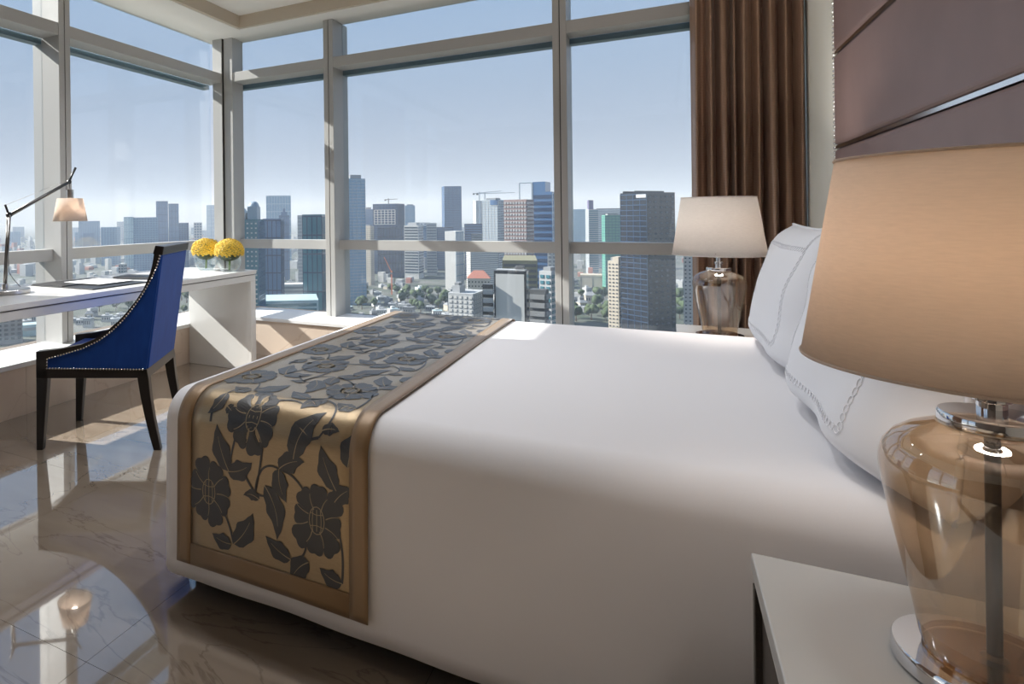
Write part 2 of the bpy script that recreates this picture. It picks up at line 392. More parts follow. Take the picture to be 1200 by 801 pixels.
for x in xs:
    for p in ps:
        q = cover_point(x, p)
        side = max(0, (BZ1 - BR - q[2])/(BZ1-BZ0))
        wv = .004*math.sin(7*x + 2)*side + .0025*math.sin(19*x)*side + .0015*math.sin(5*x+3*p)
        yy = q[1] + (wv if p < W/2 else -wv)
        m.v.append((q[0], yy - (.006*side if p < W/2 else -.006*side), q[2] + (0 if side else .0025*math.sin(3*x+1)*math.sin(4*p))))
n = len(ps)
for i in range(len(xs)-1):
    for j in range(n-1): m.f.append([i*n+j, (i+1)*n+j, (i+1)*n+j+1, i*n+j+1]); m.mi.append(0)
# foot face
fb = [ (BX0, cover_point(BX0, p)) for p in ps]
b0 = len(m.v)
for (x, q) in fb: m.v.append((BX0, q[1], q[2]))
for (x, q) in fb: m.v.append((BX0 + .004, q[1], BZ0))
for j in range(n-1): m.f.append([j, j+1, b0+n+j+1, b0+n+j]); m.mi.append(0)
cv = world_child(m.build('cover', M_white, smooth=True), bed)
sm = cv.modifiers.new('solid', 'SOLIDIFY'); sm.thickness = .006; sm.offset = -1

# runner: field, border, woven flowers
RX0, RX1, RB = -1.282, -0.655, .052
RP0, RP1 = -0.455, W + .40
M_gold = mat('bronze_gold_satin', (0.34, 0.24, 0.125), 0.33, .72, spec=0.6, sheen=0.2, coat=.6, coat_r=.36, coat_ior=1.7, bump=(260, 0.10, (1, 8, 8)), var=(60, (0.38, 0.27, 0.145), 2, (1, 8, 8)))
M_goldb = mat('bronze_border_satin', (0.26, 0.152, 0.062), 0.42, .35, spec=0.6, sheen=0.2, coat=.5, coat_r=.42, coat_ior=1.7, bump=(200, 0.12, (8, 1, 1)))
M_flow = mat('charcoal_woven_motif', (0.012, 0.011, 0.013), 0.42, spec=0.5, sheen=.1, coat=.5, coat_r=.42, coat_ior=1.7, bump=(700, 0.08))
M_line = mat('pale_woven_outline', (0.36, 0.28, 0.17), 0.45, spec=0.6)
rn = empty('bed_runner', (-.97, 1.4, 0), label='bronze satin bed runner with charcoal flowers draped across the bed foot', cat='bed runner')
def surf(x, p, off):
    y, z, ny, nz = prof_across(p); side = max(0, (BZ1-BR-z)/(BZ1-BZ0))
    y += -.004*0 - (.012*side if p < W/2 else -.012*side) + (.004*math.sin(7*x+2)*side if p < W/2 else 0)
    t = BX0 + RF - x
    return Vector((x, y + ny*off, z + nz*off))
def strip(x0, x1, p0, p1, off, nxs=4):
    m = MB(); pp = [p0]
    base = [PB + (-PB)*k/14 for k in range(9)] + [-.5708*BR + 1.5708*BR*k/14 for k in range(15)] + [BR+(W-2*BR)*k/16 for k in range(17)] + [W-BR+1.5708*BR*k/10 for k in range(11)] + [W+.06+.35*k/5 for k in range(6)]
    pp += sorted(q for q in set(base) if p0+.004 < q < p1-.004) + [p1]
    for p in pp:
        for i in range(nxs+1): m.v.append(tuple(surf(x0+(x1-x0)*i/nxs, p, off)))
    for k in range(len(pp)-1):
        for i in range(nxs): b = k*(nxs+1)+i; m.f.append([b, b+1, b+nxs+2, b+nxs+1]); m.mi.append(0)
    return m
def solid(o, t, off=1):
    s_ = o.modifiers.new('solid', 'SOLIDIFY'); s_.thickness = t; s_.offset = off; return o
solid(world_child(strip(RX0+RB*.6, RX1-RB*.6, RP0+.03, RP1-.03, .006, 10).build('field', M_gold, smooth=True), rn), .0012)
for (a, b, c, d) in ((RX0, RX0+RB, RP0, RP1), (RX1-RB, RX1, RP0, RP1), (RX0+RB, RX1-RB, RP0, RP0+.062), (RX0+RB, RX1-RB, RP1-.062, RP1)):
    solid(world_child(strip(a, b, c, d, .0085, 3).build('border', M_goldb, smooth=True), rn), .003, 0)
FX0, FX1, FP0, FP1 = RX0+RB, RX1-RB, RP0+.062, RP1-.062
def clampx(x, p): return min(max(x, FX0), FX1), min(max(p, FP0), FP1)
def motif(name, polys, lines, off=.0086):
    """polys: lists of 2d outlines (fan from centroid, two rings); lines: 2d polylines (with width)"""
    m = MB()
    for pl in polys:
        c = (sum(q[0] for q in pl)/len(pl), sum(q[1] for q in pl)/len(pl)); k = len(pl); b = len(m.v)
        m.v.append(tuple(surf(*clampx(*c), off)))
        for rr in (.25, .5, .75, 1.0):
            for q in pl: m.v.append(tuple(surf(*clampx(c[0]+(q[0]-c[0])*rr, c[1]+(q[1]-c[1])*rr), off)))
        for i in range(k):
            j = (i+1) % k; m.f.append([b, b+1+i, b+1+j]); m.mi.append(0)
            for g_ in range(3): m.f.append([b+1+g_*k+i, b+1+(g_+1)*k+i, b+1+(g_+1)*k+j, b+1+g_*k+j]); m.mi.append(0)
    for ln, wd, mi in lines:
        b = len(m.v); N = len(ln)
        for k, q in enumerate(ln):
            a = ln[max(k-1, 0)]; c = ln[min(k+1, N-1)]; dx, dy = c[0]-a[0], c[1]-a[1]; L = math.hypot(dx, dy) or 1
            wk = wd if not isinstance(wd, tuple) else wd[0] + (wd[1]-wd[0])*k/(N-1)
            for s in (-1, 1): m.v.append(tuple(surf(*clampx(q[0]-dy/L*wk*s, q[1]+dx/L*wk*s), off + (.0005 if mi else 0))))
        for k in range(N-1): m.f.append([b+2*k, b+2*k+1, b+2*k+3, b+2*k+2]); m.mi.append(mi)
    o = m.build(name, [M_flow, M_line]); world_child(o, rn); return o
def bez(a, b, c, n=10): return [((1-t)**2*a[0]+2*t*(1-t)*b[0]+t*t*c[0], (1-t)**2*a[1]+2*t*(1-t)*b[1]+t*t*c[1]) for t in [k/n for k in range(n+1)]]
def flower(cx, cp, R, rot, seed):
    rd = random.Random(seed); polys = []; lines = []
    NP = 8
    for k in range(NP):
        a0 = rot + 2*PI*k/NP; rr = R*(1.0 if k % 2 == 0 else .9)*rd.uniform(.92, 1.06); hw = PI/NP*.995
        out = [(cx+.90*.24*R*math.cos(a0+hw), cp+1.06*.24*R*math.sin(a0+hw)), (cx+.90*.24*R*math.cos(a0-hw), cp+1.06*.24*R*math.sin(a0-hw))]
        for t in (-1, -.95, -.75, -.5, -.28, 0, .28, .5, .75, .95, 1):
            r_ = rr*{1: .84, .95: .89, .75: .97, .5: 1.0, .28: .99, 0: .95}[abs(t)]
            out.append((cx+.90*r_*math.cos(a0+hw*t), cp+1.06*r_*math.sin(a0+hw*t)))
        polys.append(out)
        # light seam between petals, and a short vein
        a1 = a0 + PI/NP
        lines.append((bez((cx+.30*R*math.cos(a1), cp+.30*R*math.sin(a1)), (cx+.55*R*math.cos(a1+.12), cp+.55*R*math.sin(a1+.12)), (cx+.74*R*math.cos(a1), cp+.74*R*math.sin(a1)), 6), (.0014, .0007), 1))
    polys.append([(cx+.36*R*math.cos(2*PI*k/14), cp+.36*R*math.sin(2*PI*k/14)) for k in range(14)])
    ov = [(cx+.24*R*math.cos(2*PI*k/16), cp+.38*R*math.sin(2*PI*k/16)) for k in range(17)]
    lines.append((ov, .0012, 1))
    for s in (-.55, 0, .55): lines.append(([(cx+.24*R*s, cp-.30*R+.02*R*abs(s)), (cx+.26*R*s, cp), (cx+.22*R*s, cp+.30*R)], .0010, 1))
    for s in (-.45, .5): lines.append(([(cx-.2*R, cp+.38*R*s), (cx, cp+.30*R*s), (cx+.2*R, cp+.38*R*s)], .0010, 1))
    return motif('flower', polys, lines)
def leaf(b, t, wd, bend=.18, curl=False):
    dx, dy = t[0]-b[0], t[1]-b[1]; L = math.hypot(dx, dy); ex, ey = dx/L, dy/L; nx_, ny_ = -ey, ex
    mid = ((b[0]+t[0])/2 + nx_*bend*L, (b[1]+t[1])/2 + ny_*bend*L); sp_ = bez(b, mid, t, 12); lft = []; rgt = []
    for k, q in enumerate(sp_):
        u = k/12; wk = 1.3*wd*(math.sin(PI*min(1, u*1.02)**.75))*(1 + .12*math.sin(u*PI*5)*(u < .9))
        a = sp_[max(k-1, 0)]; c = sp_[min(k+1, 12)]; l_ = math.hypot(c[0]-a[0], c[1]-a[1]) or 1; tx, ty = (c[0]-a[0])/l_, (c[1]-a[1])/l_
        lft.append((q[0]-ty*wk, q[1]+tx*wk)); rgt.append((q[0]+ty*wk, q[1]-tx*wk))
    pl = []
    for k in range(0, 12, 3):
        pl.append(lft[k:k+4] + rgt[k:k+4][::-1])
    ln = [(sp_[:10], (.0014, .0005), 1)]
    return motif('leaf', pl, ln)
def stem(a, b, c, wd=.0036): return motif('stem', [], [(bez(a, b, c, 14), (wd, wd*.7), 0)])
PER = .452; k0 = -1
LEAF = [(-1.091,-.158,-1.135,-.032,.024,.12), (-1.096,-.159,-1.01,-.119,.022,-.2), (-.875,-.085,-.799,.047,.026,.2), (-.827,.106,-.883,.043,.022,-.2),
        (-.795,-.003,-.743,.002,.012,.2), (-.745,-.143,-.791,-.035,.022,.1), (-.75,-.173,-.698,-.129,.02,.15), (-.921,-.12,-.84,-.087,.022,.2), (-.921,-.12,-.897,-.206,.020,-.2),
        (-.969,-.173,-.929,-.314,.023,.25), (-1.074,-.359,-1.008,-.258,.024,-.15), (-.884,-.354,-.966,-.310,.020,.15), (-1.082,-.361,-1.151,-.346,.018,.2),
        (-.729,-.374,-.795,-.351,.018,.2), (-.986,-.217,-1.041,-.215,.012,-.3), (-1.145,.059,-1.176,-.011,.017,.3), (-1.117,.017,-1.088,.003,.011,0), (-.711,-.079,-.683,.016,.024,.1)]
STEM = [((-1.096,-.159), (-1.07,-.06), (-1.05,.0)), ((-.975,-.06), (-.98,-.12), (-1.0,-.20)), ((-1.0,-.20), (-.99,-.10), (-.921,-.12)), ((-.921,-.12), (-.87,-.12), (-.83,-.18)),
        ((-.745,-.173), (-.76,-.21), (-.78,-.24)), ((-.827,.106), (-.74,.06), (-.80,-.02)), ((-.80,-.02), (-.84,-.03), (-.86,-.05)), ((-1.04,-.15), (-1.0,-.22), (-.965,-.20)),
        ((-.884,-.354), (-.84,-.35), (-.835,-.30)), ((-1.074,-.359), (-1.09,-.30), (-1.11,-.28)), ((-1.16,-.03), (-1.17,.05), (-1.11,.10)), ((-.729,-.374), (-.72,-.30), (-.74,-.24)), ((-1.0,.04), (-.93,.09), (-.88,.06))]
kk = 0
for k in range(-1, 5):
    for cx, c0 in ((-1.175, .222), (-.815, .220), (-1.028, 0.0)):
        cp = c0 + PER*k
        if FP0 - .02 < cp < FP1 - .0 and cp < 2.05:
            kk += 1; flower(cx if cp > 0 else cx + .012, cp, .094, .35*kk, kk)
    for (a, b, c, d, wd, bd) in LEAF:
        q = PER*k + PER
        if FP0 < (b+d)/2 + q - PER < 1.95: leaf((a, b+q-PER), (c, d+q-PER), wd, bd)
    for a, b, c in STEM:
        q = PER*k
        if FP0 < a[1]+q < 1.95 and FP0 < c[1]+q: stem((a[0], a[1]+q), (b[0], b[1]+q), (c[0], c[1]+q))

# pillows
M_pil = mat('white_pillow_cotton', (0.83, 0.83, 0.86), 0.75, spec=0.25, sheen=0.15, bump=(900, 0.05))
M_emb = mat('embroidery_thread', (0.86, 0.86, 0.89), 0.4, spec=0.6)
def pillow(label, base, lean, wdt, hgt, thk, seed, emb=True, group=None):
    """standing cushion: base=(x,y,z) of the lower edge, leaning towards +x"""
    rd = random.Random(seed); root = empty('pillow', base, label=label, cat='pillow', group=group)
    N = 30
    ex = Vector((math.sin(lean), 0, math.cos(lean))); en = Vector((-math.cos(lean), 0, math.sin(lean)))
    def pt(a, b, s):
        # a across (-1..1 along y), b up (-1..1), pinched sides
        k = (max(0, 1-abs(a)**4.6)**.55)*(max(0, 1-abs(b)**3.2)**.6 if b > 0 else max(0, 1-abs(b)**12)**.5)
        aa = a*(1 - .035*(1-b*b)*abs(a)); bb = b*(1 - .05*(1-a*a)*abs(b))
        wr = .004*math.sin(6*a+3*b+seed)*k + .006*math.sin(9*a*b+seed*2)*k
        sag = .03*(1-b)*.5
        return Vector((0, aa*wdt/2, 0)) + ex*((bb+1)*hgt/2) + en*(s*(thk/2*k*(1.15-.2*b) + wr) )
    m = MB()
    for s in (1, -1):
        b0 = len(m.v)
        for i in range(N+1):
            for j in range(N+1):
                a = math.sin(PI/2*(-1+2*i/N)); b = math.sin(PI/2*(-1+2*j/N)); m.v.append(tuple(pt(a, b, s)))
        for i in range(N):
            for j in range(N):
                q = b0+i*(N+1)+j; f = [q, q+1, q+N+2, q+N+1]; m.f.append(f if s < 0 else f[::-1]); m.mi.append(0)
    m.build('case', M_pil, root, smooth=True)
    e_ = MB(); loop = []
    for k in range(40): loop.append(pt(-1+2*k/40, 1, 0))
    for k in range(40): loop.append(pt(1, 1-2*k/40, 0))
    for k in range(40): loop.append(pt(1-2*k/40, -1, 0))
    for k in range(40): loop.append(pt(-1, -1+2*k/40, 0))
    e_.tube(loop, .006, 6, closed=True).build('piping', M_pil, root, smooth=True)
    if emb:
        em = MB(); A, B = .70, .68
        path = []
        for k in range(60): path.append((-A+2*A*k/60, B))
        for k in range(46): path.append((A, B-2*B*k/34))
        for k in range(60): path.append((A-2*A*k/60, -B))
        for k in range(46): path.append((-A, -B+2*B*k/34))
        for k in range(0, len(path), 2):
            a0 = path[k]; a1 = path[(k+2) % len(path)]; dx, dy = a1[0]-a0[0], a1[1]-a0[1]
            L = math.hypot(dx*wdt, dy*hgt) or 1; ring = []
            for q in range(12):
                t = q/12*2*PI; al = .5+.5*math.cos(t); ac = .008*math.sin(t)
                aa = a0[0]+dx*al - dy*hgt/L*ac*2/wdt; bb = a0[1]+dy*al + dx*wdt/L*ac*2/hgt
                ring.append(pt(aa, bb, 1) + en*.001)
            em.tube(ring, .0010, 4, closed=True)
        tag(em.build('embroidery', M_emb, root), kind='stuff')
    return root
pillow('white back pillow against the headboard on the far side of the bed', (.634, 2.75, BZ1+.006), .02, .84, .455, .085, 3, False)
pillow('white back pillow against the headboard on the near side of the bed', (.634, 1.83, BZ1+.006), .02, .80, .43, .085, 4, False)
pillow('white embroidered front pillow on the far side of the bed', (.414, 2.725, BZ1+.003), .12, .89, .470, .215, 1)
pillow('white embroidered front pillow on the near side, beside the amber lamp', (.414, 1.832, BZ1+.003), .12, .89, .465, .215, 2)

# ------------------------------------------------------------------ nightstands
M_lac = mat('pale_grey_lacquer', (0.46, 0.455, 0.44), 0.28, spec=0.5)
M_lacw = mat('white_lacquer_edge', (0.72, 0.71, 0.69), 0.3)
M_dark = mat('dark_stained_oak', (0.022, 0.018, 0.015), 0.35, var=(30, (0.035, 0.027, 0.022), 4, (1, 1, 8)))
def nightstand(label, x0, x1, y0, y1, ht):
    cx, cy = (x0+x1)/2, (y0+y1)/2; r = empty('nightstand', (cx, cy, 0), label=label, cat='nightstand'); a, b = (x1-x0)/2, (y1-y0)/2
    MB().box(-a, a, -b, b, ht-.030, ht).build('top', M_lac, r, bevel=.0025)
    MB().box(-a+.004, a-.004, -b+.004, b-.004, ht-.052, ht-.033).build('top_frame', M_lacw, r, bevel=.0015)
    for s in (-1, 1): MB().box(-a+.002, a, s*(b-.01)-.010, s*(b-.01)+.010, 0, ht-.052).build('side_panel', M_dark, r, bevel=.0015)
    MB().box(-a+.03, a-.002, -b+.02, b-.02, .06, ht-.054).build('body', M_dark, r)
    for k in range(2):
        z0, z1 = .07 + k*.212, .07 + k*.212 + .205
        d = MB().box(-a+.012, -a+.03, -b+.024, b-.024, z0, z1).build('drawer', M_dark, r, bevel=.0015)
        q = MB().box(-a+.002, -a+.012, -.06, .06, z1-.04, z1-.03).build('handle', M_steel); q.parent = d
    return r
NS = .55
nightstand('pale grey topped nightstand with dark drawers in front of the amber lamp', .127, .69, .70, 1.297, NS)
nightstand('pale grey topped nightstand with dark drawers behind the far side of the bed', .05, .69, 3.235, 3.78, NS)

# ------------------------------------------------------------------ table lamps
M_amber = thin_glass('amber_blown_glass', (0.80, 0.66, 0.50), 2.6)
M_chrome = mat('chrome', (0.75, 0.75, 0.76), 0.06, 1.0)
M_rod = mat('lamp_rod', (0.10, 0.09, 0.08), 0.3, 0.8)
def shade_mat(name, c, tr, f):
    m = bpy.data.materials.new(name); m.use_nodes = True; n = m.node_tree.nodes; l = m.node_tree.links; n.clear()
    o = n.new('ShaderNodeOutputMaterial'); mx = n.new('ShaderNodeMixShader'); d = n.new('ShaderNodeBsdfDiffuse'); t = n.new('ShaderNodeBsdfTranslucent')
    mx.inputs[0].default_value = f; tc = n.new('ShaderNodeTexCoord'); mp = n.new('ShaderNodeMapping'); mp.inputs['Scale'].default_value = (60, 60, 420)
    no = n.new('ShaderNodeTexNoise'); no.inputs['Scale'].default_value = 1.0; no.inputs['Detail'].default_value = 4
    l.new(tc.outputs['Object'], mp.inputs[0]); l.new(mp.outputs[0], no.inputs['Vector'])
    for sh, cc in ((d, c), (t, tr)):
        r = n.new('ShaderNodeValToRGB'); r.color_ramp.elements[0].position = .25; r.color_ramp.elements[1].position = .7
        r.color_ramp.elements[0].color = (*[q*.92 for q in cc], 1); r.color_ramp.elements[1].color = (*cc, 1)
        l.new(no.outputs['Fac'], r.inputs[0]); l.new(r.outputs[0], sh.inputs[0])
    l.new(d.outputs[0], mx.inputs[1]); l.new(t.outputs[0], mx.inputs[2]); l.new(mx.outputs[0], o.inputs[0])
    MATS[name] = m; return m
M_shade = shade_mat('linen_lamp_shade', (0.78, 0.69, 0.61), (0.80, 0.67, 0.55), .5)
M_shade_lit = shade_mat('linen_lamp_shade_lit', (0.90, 0.88, 0.86), (0.90, 0.85, 0.80), .5)  # same linen as the near shade, its stronger glow put into the colour
M_bulb = mat('frosted_bulb', (0.9, 0.88, 0.82), 0.4)
def table_lamp(label, x, y, z, shade, watts):
    r = empty('table_lamp', (x, y, z), label=label, cat='lamp')
    smooth_all(MB().lathe([(.0945, 0), (.0975, .003), (.0975, .021), (.0955, .024), (.04, .0245)], n=64).build('base', M_chrome, r))
    gl = [(.066, .026), (.070, .040), (.0765, .08), (.0865, .13), (.0975, .185), (.1055, .232), (.1085, .255), (.1080, .268), (.1035, .283), (.093, .298), (.078, .309), (.062, .316), (.052, .320)]
    g = MB().lathe(gl, n=64, cap0=False, cap1=False).build('glass_body', M_amber, r, smooth=True)
    smooth_all(MB().lathe([(.067, .0255), (.067, .034), (.040, .037)], n=48).build('glass_foot', M_amber, r))
    smooth_all(MB().lathe([(.049, .319), (.0507, .322), (.0507, .334), (.049, .337), (.014, .338), (.014, .352), (.018, .354), (.018, .362), (.011, .364), (.011, .40)], n=48).build('cap', M_chrome, r))
    smooth_all(MB().lathe([(.013, .03), (.0075, .034), (.0075, .322)], n=20).build('rod', M_rod, r))
    smooth_all(MB().lathe([(.018, .40), (.018, .46)], n=20).build('socket', M_chrome, r))
    smooth_all(MB().lathe([(.012, .46), (.016, .475), (.026, .505), (.028, .525), (.020, .548), (.006, .556)], n=20).build('bulb', M_bulb, r))
    sh = MB().lathe([(.190, .395), (.150, .665)], n=96, cap0=False, cap1=False).build('shade', shade, r, smooth=True)
    sh.modifiers.new('solid', 'SOLIDIFY').thickness = .0012
    for zz, rr in ((.396, .190), (.664, .1503)):
        qo = MB().tube([(rr*math.cos(a), rr*math.sin(a), zz) for a in [2*PI*k/80 for k in range(80)]], .0022, 6, closed=True).build('shade_rim', shade, smooth=True); qo.parent = sh
    q = MB()
    for k in range(3): a = 2*PI*k/3+.4; q.tube([(.011*math.cos(a), .011*math.sin(a), .41), (.188*math.cos(a), .188*math.sin(a), .41)], .0016, 6)
    q.build('shade_carrier', M_chrome, r)
    ld = bpy.data.lights.new('lamp_bulb', 'POINT'); ld.energy = watts; ld.color = (1.0, .91, .82); ld.shadow_soft_size = .05
    lo = bpy.data.objects.new('lamp_bulb', ld); col.objects.link(lo); lo.parent = r; lo.location = (0, 0, .530)
    return r
table_lamp('amber glass table lamp with beige linen shade on the near nightstand', .359, 1.082, NS+.0005, M_shade, 6.6)
table_lamp('glass table lamp with brightened linen shade on the far side of the bed', .222, 3.40, NS+.0005, M_shade_lit, 24.0)

# ------------------------------------------------------------------ desk and what stands on it
M_desk = mat('white_desk_lacquer', (0.74, 0.735, 0.72), 0.22, spec=0.5)
dk = empty('desk', (-3.1, 2.55, 0), label='long white desk along the left window', cat='desk')
DX0, DX1, DY0, DY1 = -3.45, -2.70, 1.25, 3.79
def wb(name, m_, root, *a, bevel=.003): return world_child(MB().box(*a).build(name, m_, bevel=bevel), root)
wb('desktop', M_desk, dk, DX0, DX1+.006, DY0-.004, DY1+.004, .722, .752)
wb('groove', M_seam, dk, DX0+.01, DX1-.006, DY0+.006, DY1-.006, .716, .723, bevel=0)
wb('apron', M_desk, dk, DX1-.03, DX1, DY0, DY1-.0, .672, .717)
wb('apron', M_desk, dk, DX0, DX0+.03, DY0, DY1, .672, .717)
wb('underside', M_desk, dk, DX0+.03, DX1-.03, DY0, DY1, .690, .716, bevel=0)
for y0, y1 in ((DY1-.062, DY1-.03), (DY0+.03, DY0+.062)):
    wb('leg_panel', M_desk, dk, XP+.004, DX1-.03, y0, y1, 0, .69)
for y0, y1 in ((DY1-.062, DY1), (DY0, DY0+.062)):
    wb('front_post', M_desk, dk, DX1-.032, DX1, y0, y1, 0, .672)
DT = .752
# folder with paper
M_fold = mat('black_leather_folder', (0.018, 0.017, 0.018), 0.35, bump=(300, .1))
M_paper = mat('white_paper', (0.85, 0.85, 0.86), 0.7)
fo = empty('desk_folder', (-3.06, 2.57, DT+.0005), .0, label='open black leather folder with white writing paper on the desk', cat='folder')
MB().box(-.27, .27, -.21, .22, 0, .006).build('cover', M_fold, fo, bevel=.002)
MB().box(-.265, .01, -.205, .215, .006, .011).build('flap', M_fold, fo, bevel=.002)
MB().box(-.15, .16, -.07, .19, .0115, .0135).build('paper', M_paper, fo)
pn = empty('notebook', (-3.10, 2.99, DT+.0005), .25, label='slim black notebook behind the folder on the desk', cat='notebook')
MB().box(-.13, .13, -.09, .09, 0, .003).build('back_cover', M_fold, pn, bevel=.001)
MB().box(-.126, .126, -.086, .086, .003, .010).build('pages', M_paper, pn)
MB().box(-.13, .13, -.09, .09, .010, .013).build('front_cover', M_fold, pn, bevel=.001)
# desk lamp
M_alu = mat('brushed_aluminium', (0.50, 0.49, 0.48), 0.32, 1.0)
M_alud = mat('dark_aluminium', (0.16, 0.155, 0.15), 0.38, 0.9)
M_blk = mat('black_plastic', (0.012, 0.012, 0.014), 0.35)
M_dshade = shade_mat('parchment_shade', (0.76, 0.69, 0.63), (0.78, 0.66, 0.56), .5)
LX = -3.13
dl = empty('desk_lamp', (LX, 2.065, DT+.0005), label='aluminium arm desk lamp with small parchment shade on the white desk', cat='lamp')
smooth_all(MB().lathe([(.122, 0), (.125, .003), (.125, .020), (.122, .024), (.02, .0245)], n=56).build('base', M_alu, dl))
smooth_all(MB().lathe([(.016, .024), (.016, .05), (.008, .055)], n=20).build('socket', M_alu, dl))
el = Vector((0, .028, .425)); hj = Vector((0, .418, .622))
for s in (-1, 1):
    MB().tube([(s*.007, 0, .05), (s*.007, el.y, el.z)], .0065, 10).build('lower_arm', M_alud, dl, smooth=True)
MB().tube([el + Vector((0, -.01, -.01)), hj], .010, 10).build('upper_arm', M_alud, dl, smooth=True)
o_ = smooth_all(MB().lathe([(.013, -.010), (.015, -.006), (.015, .006), (.013, .010)], n=16).build('elbow_joint', M_blk, dl)); o_.location = el
o_.rotation_euler = (0, PI/2, 0)
MB().tube([el + Vector((0, 0, -.005)), el + Vector((0, -.012, .03)), el + Vector((0, -.022, .055))], .006, 8).build('elbow_bracket', M_blk, dl, smooth=True)
MB().tube([el + Vector((0, -.02, .052)), hj + Vector((0, -.01, .012))], .0012, 6).build('tension_cable', M_alu, dl)
MB().tube([(0, .09, .026), (0, .05, .07), (0, .025, .11), (0, .018, .28), el + Vector((0, -.015, -.01))], .0018, 6).build('power_cable', M_blk, dl, smooth=True)
o_ = smooth_all(MB().lathe([(.010, -.009), (.013, -.005), (.013, .005), (.010, .009)], n=16).build('head_joint', M_blk, dl)); o_.location = hj
o_.rotation_euler = (0, PI/2, 0)
MB().tube([hj, hj + Vector((0, .02, .04)), hj + Vector((0, .047, .088))], [.006, .0065, .0075], 10).build('handle', M_blk, dl, smooth=True)
hd = hj + Vector((0, .005, 0))
smooth_all(MB().lathe([(.005, -.045), (.021, -.046), (.021, -.098), (.016, -.10)], n=28).build('lamp_head', M_alu, dl)).location = hd
MB().tube([hj, hj + Vector((0, .004, -.05))], .004, 8).build('head_stem', M_alu, dl)
sh = MB().lathe([(.072, -.100), (.098, -.237)], n=56, cap0=False, cap1=False).build('shade', M_dshade, dl, smooth=True); sh.location = hd; sh.modifiers.new('solid', 'SOLIDIFY').thickness = .001
q = MB()
for k in range(3): a = 2*PI*k/3; q.tube([(.015*math.cos(a), .015*math.sin(a), -.101), (.072*math.cos(a), .072*math.sin(a), -.101)], .0014, 6)
q.build('shade_carrier', M_alu, dl).location = hd
ld = bpy.data.lights.new('desk_lamp_bulb', 'POINT'); ld.energy = 0.6; ld.color = (1, .88, .76); ld.shadow_soft_size = .025
lo = bpy.data.objects.new('desk_lamp_bulb', ld); col.objects.link(lo); lo.parent = dl; lo.location = hd + Vector((0, 0, -.16))
# glass bowls with yellow chrysanthemums
M_bowl = thin_glass('clear_bowl_glass', (0.95, 0.97, 0.97), 1.5)
M_water = thin_glass('water', (0.93, 0.96, 0.96), 1.33)
M_yel = mat('yellow_petals', (0.86, 0.58, 0.05), 0.6, var=(40, (0.92, 0.70, 0.12), 2))
M_ctr = mat('floret_centres', (0.42, 0.20, 0.02), 0.7)
M_leafd = mat('dark_leaves', (0.03, 0.045, 0.012), 0.5)
M_stemg = mat('green_stem', (0.16, 0.26, 0.07), 0.5)
def floral(x, y, l1, l2, seed):
    rd = random.Random(seed); b = empty('glass_bowl', (x, y, DT+.0005), label=l1, cat='vase')
    R = .088; zc = .072
    pr = [(.045, .0)]
    a0 = math.asin(-(zc-.002)/R); a1 = math.asin((.150-zc)/R)
    for k in range(22): a = a0 + (a1-a0)*k/21; pr.append((R*math.cos(a), zc+R*math.sin(a)))
    MB().lathe(pr, n=40, cap1=False).build('bowl', M_bowl, b, smooth=True)
    MB().lathe([(R*.96*math.cos(a0+.02), .006)] + [(R*.955*math.cos(a0+(.25-a0)*k/10), zc+R*.955*math.sin(a0+(.25-a0)*k/10)) for k in range(1, 11)], n=32, cap0=True, cap1=True).build('water', M_water, b, smooth=False)
    f = empty('flower_arrangement', (x, y, DT+.012), label=l2, cat='flowers')
    MB().tube([(0, 0, 0), (.004, 0, .06), (0, 0, .14)], .007, 8).build('stem', M_stemg, f, smooth=True)
    d = MB().ball((0, 0, .128), .090, 20, 10, sc=(1, 1, .70)); d.build('leaf_base', M_leafd, f, smooth=True)
    m = MB(); n = 210
    for k in range(n):
        zz = 1 - 1.32*(k+.5)/n; ph = k*2.39996; rr = math.sqrt(max(0, 1-zz*zz))
        nrm = Vector((rr*math.cos(ph), rr*math.sin(ph), zz)); c = Vector((nrm.x*.106, nrm.y*.106, .138 + nrm.z*.088)) + nrm*rd.uniform(-.003, .004)
        t1 = nrm.cross(Vector((.3, .2, 1))).normalized(); t2 = nrm.cross(t1)
        for q in range(9):
            a = 2*PI*q/9 + rd.random(); dd = t1*math.cos(a) + t2*math.sin(a); sd_ = nrm.cross(dd); L = rd.uniform(.012, .016)
            m.add([c - sd_*.0015, c + dd*L*.6 + nrm*.004 + sd_*.004, c + dd*L + nrm*.0035, c + dd*L*.6 + nrm*.004 - sd_*.004], [(0, 3, 2, 1)], 0)
        m.ball(c + nrm*.002, .0034, 5, 3, 1)
    tag(m.build('florets', [M_yel, M_ctr], f), kind='stuff', label='dense dome of small yellow florets')
floral(-3.057, 3.645, 'round glass bowl vase near the window corner, farther from the bed', 'dome of yellow chrysanthemums in the glass bowl farther from the bed', 1)
floral(-2.80, 3.60, 'round glass bowl vase at the desk corner nearer the bed', 'dome of yellow chrysanthemums in the glass bowl nearer the bed', 2)

